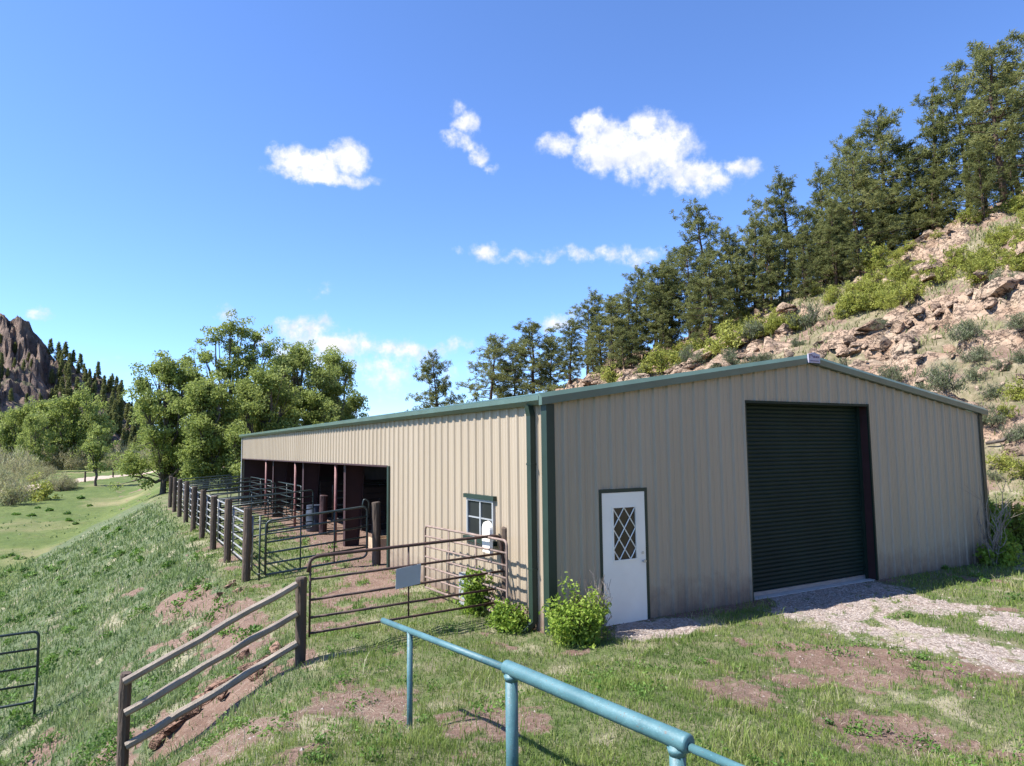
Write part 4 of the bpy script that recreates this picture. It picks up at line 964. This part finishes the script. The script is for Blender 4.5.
for n_, (x, y, s) in enumerate([(228,588,.2),(238,592,.14),(222,595,.16),(215,600,.13),(232,583,.1),(205,590,.1),(198,560,.1)]):
    p, t_ = hit(x, y); put_rock(0, (p[0], p[1], p[2]+.02), (s*1.3, s, s), rng.uniform(0,6), 'small pale red stone on the bare dirt below the corral corner post', 'small stones below the corral corner', 'stone', 'stone', (0,-.3), rr_me[n_ % 3])
# fence posts along the track
for n_, (x, y, h) in enumerate([(85,482,1.5),(128,474,1.2),(113,477,1.2),(148,471,1.2)]):
    p, t_ = hit(x, y)
    tag(post_mb(p[0], p[1], Tz(p[0],p[1])-.2, Tz(p[0],p[1])+h, .12).build('fence_post', M['post'], origin=(p[0],p[1],Tz(p[0],p[1])-.2)), ['lone dark fence post by the bend of the dirt track, left of the small tree', 'thin fence post along the dirt track', 'thin fence post along the dirt track', 'thin fence post along the dirt track'][n_], 'post', 'posts along the dirt track' if n_ else None)

# ------------------------------------------------------------------ the far butte and ridge
def hillmesh(name, xs, ds, hf, m, z0):
    """grid over azimuth columns xs (pixel columns give the bearing only) and depths ds"""
    XX, YY, ZZ = [], [], []
    for x in xs:
        P = np.array([CAM+ray(x, 440)*d for d in ds]); XX.append(P[:,0]); YY.append(P[:,1])
    XX, YY = np.array(XX), np.array(YY); ZZ = hf(XX, YY, np.array(xs)[:,None], np.array(ds)[None,:])
    n, k = XX.shape; i_ = np.arange(n-1)[:,None]*k; j_ = np.arange(k-1)[None]
    q_ = np.stack([i_+j_, i_+k+j_, i_+k+j_+1, i_+j_+1], -1).reshape(-1,4)
    return tag(MB().add(np.stack([XX,YY,ZZ],-1).reshape(-1,3), q_).build(name, m, smooth=False), kind='structure')
bt, tn = newmat('butte_rock')
pos = tn.n('ShaderNodeNewGeometry').outputs['Position']; nz = tn.n('ShaderNodeSeparateXYZ', {0: tn.n('ShaderNodeNewGeometry').outputs['True Normal']}).outputs[2]
cc = tn.mix(tn.rng(tn.noise(pos, .16, 7, .65), .35, .65), (.125,.092,.074), (.285,.20,.152)); cc = tn.mix(tn.rng(tn.noise(pos, .5, 6, .7), .52, .68, 0, .7), cc, (.05,.04,.035))
gg = tn.mix(tn.noise(pos, .4, 5), (.045,.055,.03), (.13,.115,.07)); cc = tn.mix(tn.rng(tn.math('ADD', nz, tn.math('MULTIPLY', tn.math('SUBTRACT', tn.noise(pos, .12, 5), .5), .8)), .68, .86), cc, gg)
bb_ = tn.n('ShaderNodeBsdfPrincipled', {'Base Color': cc, 'Roughness': .95, 'Specular IOR Level': .1}); bn_ = tn.n('ShaderNodeBump', {'Strength': 1., 'Distance': 1.2, 'Height': tn.noise(pos, .45, 8, .7)})
tn.t.links.new(bn_.outputs[0], bb_.inputs['Normal']); tn.t.links.new(bb_.outputs[0], tn.n('ShaderNodeOutputMaterial').inputs[0])
sky_x = [-420,-200,-120,-60,0,22,36,44,52,75,100,128,165,215,300]; sky_y = [320,292,297,292,289,292,313,326,335,348,361,382,425,462,475]
def butte(XX, YY, xs, ds):
    crest = 245.; dz = (442-np.interp(xs, sky_x, sky_y))/F*crest
    t = (ds-165.)/(crest-165.); n = fbm(XX*.03, YY*.03, 5, 71); n2 = np.abs(fbm(XX*.09, YY*.09, 4, 72))
    tg = xs/F*245+0*ds; rdg = np.abs(fbm(tg*.07+ds*.01, ds*.03, 4, 73)); rd2 = np.abs(fbm(tg*.22, ds*.06, 3, 74)); s = np.clip(t+.08*n-.085*rdg+.045-.035*rd2, 0, 1)
    steep = ss(-120, -20, xs)*ss(75, 30, xs)
    pr = s**1.1*(1-steep)+steep*(.50*ss(0,.62,s)+.10*s+.40*ss(.78,.90,s))
    pr = np.where(t > 1, np.maximum(0, 1-(t-1)*1.6), pr)
    ph = pr*7+1.3*n; ph = ph-np.floor(ph)
    return -2.+dz*pr+ss(.02,.2,pr)*(2.0*n+2.6*n2-2.4*ph-.6+1.8*rd2)
butt = hillmesh('hill', np.arange(-420, 302, 1.6), np.concatenate([np.arange(160, 262, .9), np.arange(262, 330, 5)]), butte, bt, 0)
def ridge(XX, YY, xs, ds):
    t = np.clip((ds-420)/180, 0, 1); return -2+(442-np.interp(xs, [200,340,365,400,420,470,560,700], [420,418,408,405,409,420,425,432]))/F*600*t+4*fbm(XX*.01, YY*.01, 5, 75)*t-np.clip((ds-600)/50,0,3)*12
far = hillmesh('hill', np.arange(200, 720, 4), np.concatenate([np.arange(420, 612, 8), np.arange(620, 760, 30)]), ridge, mat('far_hill_scrub', (.065,.075,.065), .95, .5, .05, stain=(.16,.12,.10), smix=.7, sscale=.03), 0)
# small pines on the butte
deps = bpy.context.evaluated_depsgraph_get()
from mathutils.bvhtree import BVHTree
bv = BVHTree.FromObject(butt, deps)
sm = []
for k in range(3):
    tr, cr = MB(), MB(); H = 7.; tr.tube([(0,0,-.8),(0,0,H*.9)], [.18,.04], 5)
    nb = 150; t = rng.uniform(.1, 1, nb); a_ = rng.uniform(0, 6.28, nb); r_ = 1.75*(1-t)**.7*rng.uniform(.3, 1, nb)
    c = np.c_[r_*np.cos(a_), r_*np.sin(a_), t*H]; C = np.repeat(c, 6, 0)+rng.normal(0, .12, (nb*6,3)); needles(cr, C, unit(rdir(nb*6)+[0,0,.3]), rng.uniform(.4,.8,nb*6), rng.uniform(.2,.35,nb*6), np.clip(rng.normal(.45,.18,nb*6),0,1))
    sm.append((tr, cr))
bf = {}
def butte_pine(loc, s, lb):
    k = int(rng.integers(3))
    if k not in bf: bf[k] = place(mktree('pine_tree', lb, 'pine tree', *sm[k], M['bark'], M['pine'], 'small pines on the far butte'), loc, rng.uniform(0,6), s)
    else: dup(bf[k], loc, rng.uniform(0,6), s, lb)
cnt = 0
for n_ in range(2200):
    x = rng.uniform(-60, 150); ysk = np.interp(x, sky_x, sky_y); y = ysk-1+rng.random()*(460-ysk)
    if 52 > x > -40 and rng.random() < .8 and y < ysk+62: continue
    if x < 45 and rng.random() < .45: continue
    d = Vector(ray(x, y)).normalized(); h = bv.ray_cast(Vector(CAM), d)
    if h[0] is None or (h[1].z < .2 and rng.random() < .7): continue
    butte_pine(h[0], (rng.uniform(.42, .8) if x > 48 else rng.uniform(.3, .6)), 'dark pine dotted over the slope of the far rocky butte'); cnt += 1
    if cnt >= 260: break
for x, s in ((50,.8),(58,.95),(65,.85),(73,.7),(80,.85),(98,.7),(112,.6),(121,.8)):
    best = None
    for y in np.arange(300, 440, 1.):
        h = bv.ray_cast(Vector(CAM), Vector(ray(x, y)).normalized())
        if h[0] is not None: best = h[0]; break
    if best: butte_pine(best, s, 'pine standing on the skyline of the far butte, right of its cliff')

# ------------------------------------------------------------------ grass
def blades(N, r0, r1, amax, pick, h0, h1, w0, mb_, curl=.6, grow=8., sfac=1.):
    a = YAW+np.radians(rng.uniform(-amax, amax, N)); r = np.sqrt(rng.uniform(0, 1, N)*(r1**2-r0**2)+r0**2) if r0 > 12 else r0*(r1/r0)**rng.uniform(0, 1, N)
    X = CAM[0]+r*np.sin(a); Y = CAM[1]+r*np.cos(a); keep = rng.random(N) < pick(X, Y); X, Y, r = X[keep], Y[keep], r[keep]; n = len(X)
    Z = T(X, Y)-.012; sc = np.maximum(1, r/grow)
    cl = fbm(X*1.3, Y*1.3, 2, 61); h = rng.uniform(h0, h1, n)*(.75+.6*np.clip(cl+.3, 0, 1))*(1+.15*(sc-1)); w = w0*sc*rng.uniform(.7, 1.3, n)
    th = rng.uniform(0, 6.28, n); ld = np.c_[np.cos(th), np.sin(th), np.zeros(n)]; ph = rng.uniform(0, 6.28, n); sd = np.c_[np.cos(ph), np.sin(ph), np.zeros(n)]*w[:,None]/2
    P = np.c_[X, Y, Z]; ln = rng.uniform(.1, curl, n)[:,None]*h[:,None]; up = np.array([0,0,1.])
    m1 = P+up*h[:,None]*.55+ld*ln*.3; tp = P+up*h[:,None]*rng.uniform(.75,1,n)[:,None]+ld*ln
    v = np.stack([P-sd, P+sd, m1+sd*.8, m1-sd*.8, tp], 1).reshape(-1, 3)
    k = np.arange(n)[:,None]*5
    g_ = masks(X, Y); tint = np.clip(.36+.25*cl+.22*fbm(X*.45, Y*.45, 2, 62)+rng.normal(0, .14, n)+.55*(g_['straw']*sfac > rng.random(n)*1.1)*rng.uniform(.5,1,n), 0, 1)
    mb_.add(v, k+np.array([[0,1,2,3]]), k+np.array([[3,2,4]]), tint=np.repeat(tint, 5))
def outside(X, Y): return ~((X > -.06) & (X < W+.06) & (Y > -.06) & (Y < L+.1))
def cover(X, Y):
    g_ = masks(X, Y); return outside(X, Y)*np.clip(1-.93*ss(.15,.8,g_['dirt'])-1.5*g_['gravel']-.9*g_['rock']-g_['road'], .02, 1)*(1-.6*ss(.55, .95, g_['straw']))
def yard(X, Y):
    g_ = masks(X, Y); return cover(X, Y)*(1-g_['bank'])*(1-.85*ss(.5, 3, hillh(X, Y)))*(g_['gravel'] < .4)
def bankp(X, Y): return cover(X, Y)*masks(X, Y)['bank']
mb = MB()
blades(330000, 4.2, 32, 46, yard, .035, .11, .0065, mb)
blades(30000, 4.2, 22, 46, lambda X, Y: yard(X, Y)*ss(.15, .5, fbm(X*.9+3, Y*.9, 3, 63)), .10, .20, .0075, mb, .7)
tag(mb.build('grass', M['grass']), kind='stuff')
mb = MB()
blades(230000, 7.5, 48, 46, lambda X, Y: bankp(X, Y)*(base(X, Y) > -3.45+0*X), .06, .17, .008, mb, .7, 7., .45)
blades(60000, 7.5, 40, 46, lambda X, Y: bankp(X, Y)*ss(.1, .45, fbm(X*.7+3, Y*.7, 3, 64)), .14, .28, .010, mb, .8, 7., .45)
blades(7000, 30, 75, 40, lambda X, Y: (X < -2)*ss(-.2,.4, fbm(X*.15, Y*.3, 3, 65))*(masks(X, Y)['road'] < .2)*.7, .04, .10, .012, mb, .8, 7., .5)
tag(mb.build('bank_grass', M['bank']), kind='stuff')
mb = MB()
blades(90000, 16, 80, 44, lambda X, Y: outside(X, Y)*(hillh(X, Y) > .4)*(1-.93*ss(.2,.6,masks(X, Y)['rock']))*(.35+.65*ss(-.2,.4,fbm(X*.3, Y*.3, 3, 68))), .10, .30, .012, mb, .8, 9., 1.3)
tag(mb.build('hill_grass', leafmat('hill_grass', [(.12,.15,.05),(.20,.22,.08),(.28,.27,.12),(.42,.37,.23)], .3)), kind='stuff')
mb = MB()
def thatch(X, Y):
    g_ = masks(X, Y); return outside(X, Y)*(g_['gravel'] < .5)*np.clip(.10+.9*g_['straw']*(X < 12)+.25*g_['dirt'], 0, 1)*(hillh(X, Y) < 6)
blades(110000, 4.2, 30, 46, thatch, .015, .04, .006, mb, 6., 8.)
mb.att['tint'] = [(k_, np.repeat(rng.uniform(0, 1, len(arr)//5), 5)) for k_, arr in mb.att['tint']]
tag(mb.build('dry_grass', leafmat('dry_grass', [(.20,.16,.105),(.36,.31,.21),(.50,.45,.33)], .2)), kind='stuff')
# broad-leaved weeds in clumps
mb = MB()
def weeds(N, r0, r1, pick, R, H, ls):
    a = YAW+np.radians(rng.uniform(-46, 46, N)); r = r0*(r1/r0)**rng.uniform(0, 1, N); X = CAM[0]+r*np.sin(a); Y = CAM[1]+r*np.cos(a)
    k = rng.random(N) < pick(X, Y); X, Y, r = X[k], Y[k], r[k]; n = len(X); m = 46
    s = rng.uniform(.5, 1.2, n); C = np.repeat(np.c_[X, Y, T(X, Y)], m, 0); q_ = rdir(n*m)*rng.random((n*m,1))**.5; q_[:,2] = np.abs(q_[:,2])
    C = C+q_*np.repeat(s, m)[:,None]*np.array([R, R, H])
    leaves(mb, C, rng.uniform(.6,1.3,n*m)*ls*np.repeat(np.maximum(1, r/10), m), np.clip(np.repeat(rng.normal(.45,.2,n), m)+rng.normal(0,.12,n*m), 0, 1), .8)
weeds(900, 5, 30, lambda X, Y: outside(X, Y)*(masks(X,Y)['gravel'] < .3)*(hillh(X,Y) < .8)*ss(.05,.4,fbm(X*.6, Y*.6, 3, 66)+.1), .16, .14, .020)
weeds(2400, 8, 45, lambda X, Y: masks(X,Y)['bank']*ss(-.05,.35,fbm(X*.45+9, Y*.45, 3, 67)), .24, .2, .028)
weeds(700, 33, 95, lambda X, Y: (masks(X,Y)['mead'] > .6)*(masks(X,Y)['road'] < .1)*(X < 0)*ss(-.1,.4,fbm(X*.12, Y*.12, 3, 69)), .35, .22, .022)
tag(mb.build('weeds', M['weed']), kind='stuff')
# loose stones of the drive and the bare earth
mb = MB()
N = 26000; X = rng.uniform(.3, 9, N); Y = rng.uniform(-9, .1, N); k = rng.random(N) < masks(X, Y)['gravel']*.9+.012; X, Y = X[k], Y[k]
X2 = rng.uniform(-6.5, 4.5, 2600); Y2 = rng.uniform(-6, 12, 2600); k = rng.random(2600) < .5*masks(X2, Y2)['dirt']*outside(X2, Y2); X = np.r_[X, X2[k]]; Y = np.r_[Y, Y2[k]]
n = len(X); s = rng.lognormal(-4.25, .35, n); oc = np.array([[1,0,0],[0,1,0],[-1,0,0],[0,-1,0],[0,0,1],[0,0,-1]], float)
V = np.c_[X, Y, T(X, Y)][:,None,:]+oc[None]*s[:,None,None]*rng.uniform(.6, 1.2, (n,6,3))*np.array([1,1,.7])
an = rng.uniform(0, 6.28, n)
fc = np.array([[0,1,4],[1,2,4],[2,3,4],[3,0,4],[1,0,5],[2,1,5],[3,2,5],[0,3,5]])
mb.add(V.reshape(-1,3), (np.arange(n)[:,None,None]*6+fc[None]).reshape(-1,3)); tag(mb.build('gravel', M['pebble']), kind='stuff')
SKYTINT, SKYS, CLOUDS, SUNE, EXPO, DENOISE = (.79, .945, 1.21), .124, .54, 5.0, 1.08, True
# ------------------------------------------------------------------ sky, sun, camera
SUN = np.array([-.60, .19, .77]); SUN /= np.linalg.norm(SUN)
el = math.asin(SUN[2]); azs = math.atan2(SUN[0], SUN[1])
w = bpy.data.worlds.new('World'); SC.world = w; w.use_nodes = True; t = NT(w.node_tree)
sky = t.n('ShaderNodeTexSky', sky_type='NISHITA', sun_disc=False, sun_elevation=el, sun_rotation=azs % (2*math.pi), altitude=2200., air_density=1.0, dust_density=.8, ozone_density=3.5)
dv = t.n('ShaderNodeTexCoord').outputs['Generated']
sx = t.n('ShaderNodeSeparateXYZ', {0: dv})
az = t.math('ARCTAN2', sx.outputs[0], sx.outputs[1]); ev = t.math('ARCSINE', sx.outputs[2])
n1 = t.n('ShaderNodeTexNoise', {'Vector': dv, 'Scale': 16., 'Detail': 7., 'Roughness': .6})
n2 = t.noise(dv, 55., 6, .6)
co = t.n('ShaderNodeCombineXYZ', {0: az, 1: ev, 2: 0.}).outputs[0]
wv = t.n('ShaderNodeVectorMath', {0: n1.outputs['Color'], 1: (.5,.5,.5)}, operation='SUBTRACT').outputs[0]
wv = t.n('ShaderNodeVectorMath', {0: wv, 3: .042}, operation='SCALE').outputs[0]
co = t.n('ShaderNodeVectorMath', {0: co, 1: wv}, operation='ADD').outputs[0]
CL = [(290,160,24,17,1),(316,164,40,17,1),(346,159,27,19,1),(318,177,58,10,1),
 (457,110,12,11,.75),(467,124,17,13,.85),(462,140,22,9,.8),(480,154,13,11,.8),(492,168,12,6,.6),
 (590,128,22,18,1),(560,147,24,12,.9),(612,146,42,28,1.1),(655,152,46,30,1.1),(640,130,36,18,1),(688,178,46,15,1),(742,168,22,13,.9),(712,182,30,11,.9),
 (489,251,18,11,.8),(520,256,26,7,.65),(547,256,20,8,.7),(592,254,40,11,.8),(632,256,36,13,.75),(656,250,14,8,.6),(433,241,7,6,.4),(458,250,9,5,.4),
 (328,294,18,10,.42),(308,330,32,18,.85),(340,344,50,15,.85),(398,350,50,13,.7),(450,346,26,9,.6),(400,372,120,24,.55),(330,362,60,14,.5),(250,390,260,30,.34),(520,380,160,36,.34),(60,400,200,40,.3),(300,352,45,14,.6),(270,340,30,10,.5),
 (560,322,24,13,.75),(545,330,14,8,.6),(575,314,12,9,.6),(226,312,9,10,.8),(40,312,13,8,.7),(24,292,8,5,.4),(120,360,60,10,.2)]
acc = None
for (x, y, a, b, s) in CL:
    d = ray(x, y); d = d/np.linalg.norm(d); k = 1/np.linalg.norm(ray(x, y))
    q = t.n('ShaderNodeVectorMath', {0: co, 1: (math.atan2(d[0], d[1]), math.asin(d[2]), 0)}, operation='SUBTRACT').outputs[0]
    q = t.n('ShaderNodeVectorMath', {0: q, 1: (F/(a*1.32*k), F/(b*1.32*k), 0)}, operation='MULTIPLY').outputs[0]
    q = t.n('ShaderNodeVectorMath', {0: q, 1: q}, operation='DOT_PRODUCT').outputs['Value']
    q = t.math('MULTIPLY', t.math('SUBTRACT', 1., q, clamp=True), s)
    acc = q if acc is None else t.math('SMOOTH_MAX', acc, q, .05)
fld = t.math('ADD', acc, t.math('MULTIPLY', t.math('SUBTRACT', n2, .5), 1.5))
fld = t.math('ADD', fld, t.math('MULTIPLY', t.math('SUBTRACT', n1.outputs['Fac'], .5), 1.1))
gate = t.rng(acc, .05, .22)
den = t.math('MULTIPLY', t.n('ShaderNodeMapRange', {0: fld, 1: .24, 2: 1.05}, interpolation_type='SMOOTHSTEP').outputs[0], gate)
den = t.math('MULTIPLY', den, t.rng(acc, .05, .7, .6, 1.))
off = t.n('ShaderNodeVectorMath', {0: dv, 1: tuple(.012*x for x in (-.55*RT+.83*UP))}, operation='ADD').outputs[0]
n1b = t.n('ShaderNodeTexNoise', {'Vector': off, 'Scale': 16., 'Detail': 7., 'Roughness': .6}).outputs['Fac']
lit = t.rng(t.math('SUBTRACT', n1.outputs['Fac'], n1b), -.10, .08)
ccol = t.mix(t.rng(fld, .2, .9), (.62,.72,.90), t.mix(lit, (.74,.78,.88), (1.0,1.0,1.0)))
skyc = t.n('ShaderNodeMix', {0: 1.0, 7: (*SKYTINT, 1)}, data_type='RGBA', blend_type='MULTIPLY'); t.t.links.new(sky.outputs[0], skyc.inputs[6])
bg1 = t.n('ShaderNodeBackground', {'Color': skyc.outputs[2], 'Strength': SKYS})
bg2 = t.n('ShaderNodeBackground', {'Color': ccol, 'Strength': CLOUDS})
mx = t.n('ShaderNodeMixShader', {0: den, 1: bg1.outputs[0], 2: bg2.outputs[0]})
t.t.links.new(mx.outputs[0], t.n('ShaderNodeOutputWorld').inputs[0])
sl = bpy.data.lights.new('sun', 'SUN'); sl.energy = SUNE; sl.angle = math.radians(.53); sl.color = (1., .975, .935)
so = bpy.data.objects.new('sun', sl); COL.objects.link(so); so.location = (-30, 10, 40)
so.rotation_euler = Vector((-SUN[0], -SUN[1], -SUN[2])).to_track_quat('-Z', 'Y').to_euler()
cd = bpy.data.cameras.new('camera'); cd.sensor_width = 36; cd.lens = F/1024*36; cd.clip_start = .1; cd.clip_end = 3000
co_ = bpy.data.objects.new('camera', cd); COL.objects.link(co_)
co_.matrix_world = Matrix(((RT[0],UP[0],-FW[0],CAM[0]),(RT[1],UP[1],-FW[1],CAM[1]),(RT[2],UP[2],-FW[2],CAM[2]),(0,0,0,1)))
SC.camera = co_
SC.view_settings.view_transform = 'Standard'; SC.view_settings.look = 'None'; SC.view_settings.exposure = EXPO; SC.view_settings.gamma = 1
SC.render.engine = 'CYCLES'
SC.cycles.max_bounces = 6; SC.cycles.diffuse_bounces = 3; SC.cycles.glossy_bounces = 2; SC.cycles.transmission_bounces = 3; SC.cycles.transparent_max_bounces = 4
SC.cycles.use_adaptive_sampling = True; SC.cycles.adaptive_threshold = .02
SC.cycles.caustics_reflective = False; SC.cycles.caustics_refractive = False
SC.cycles.use_denoising = DENOISE
try: SC.cycles.denoising_prefilter = 'NONE'; SC.cycles.denoising_input_passes = 'RGB_ALBEDO_NORMAL'
except Exception: pass
SC.render.resolution_x = 1024; SC.render.resolution_y = 766
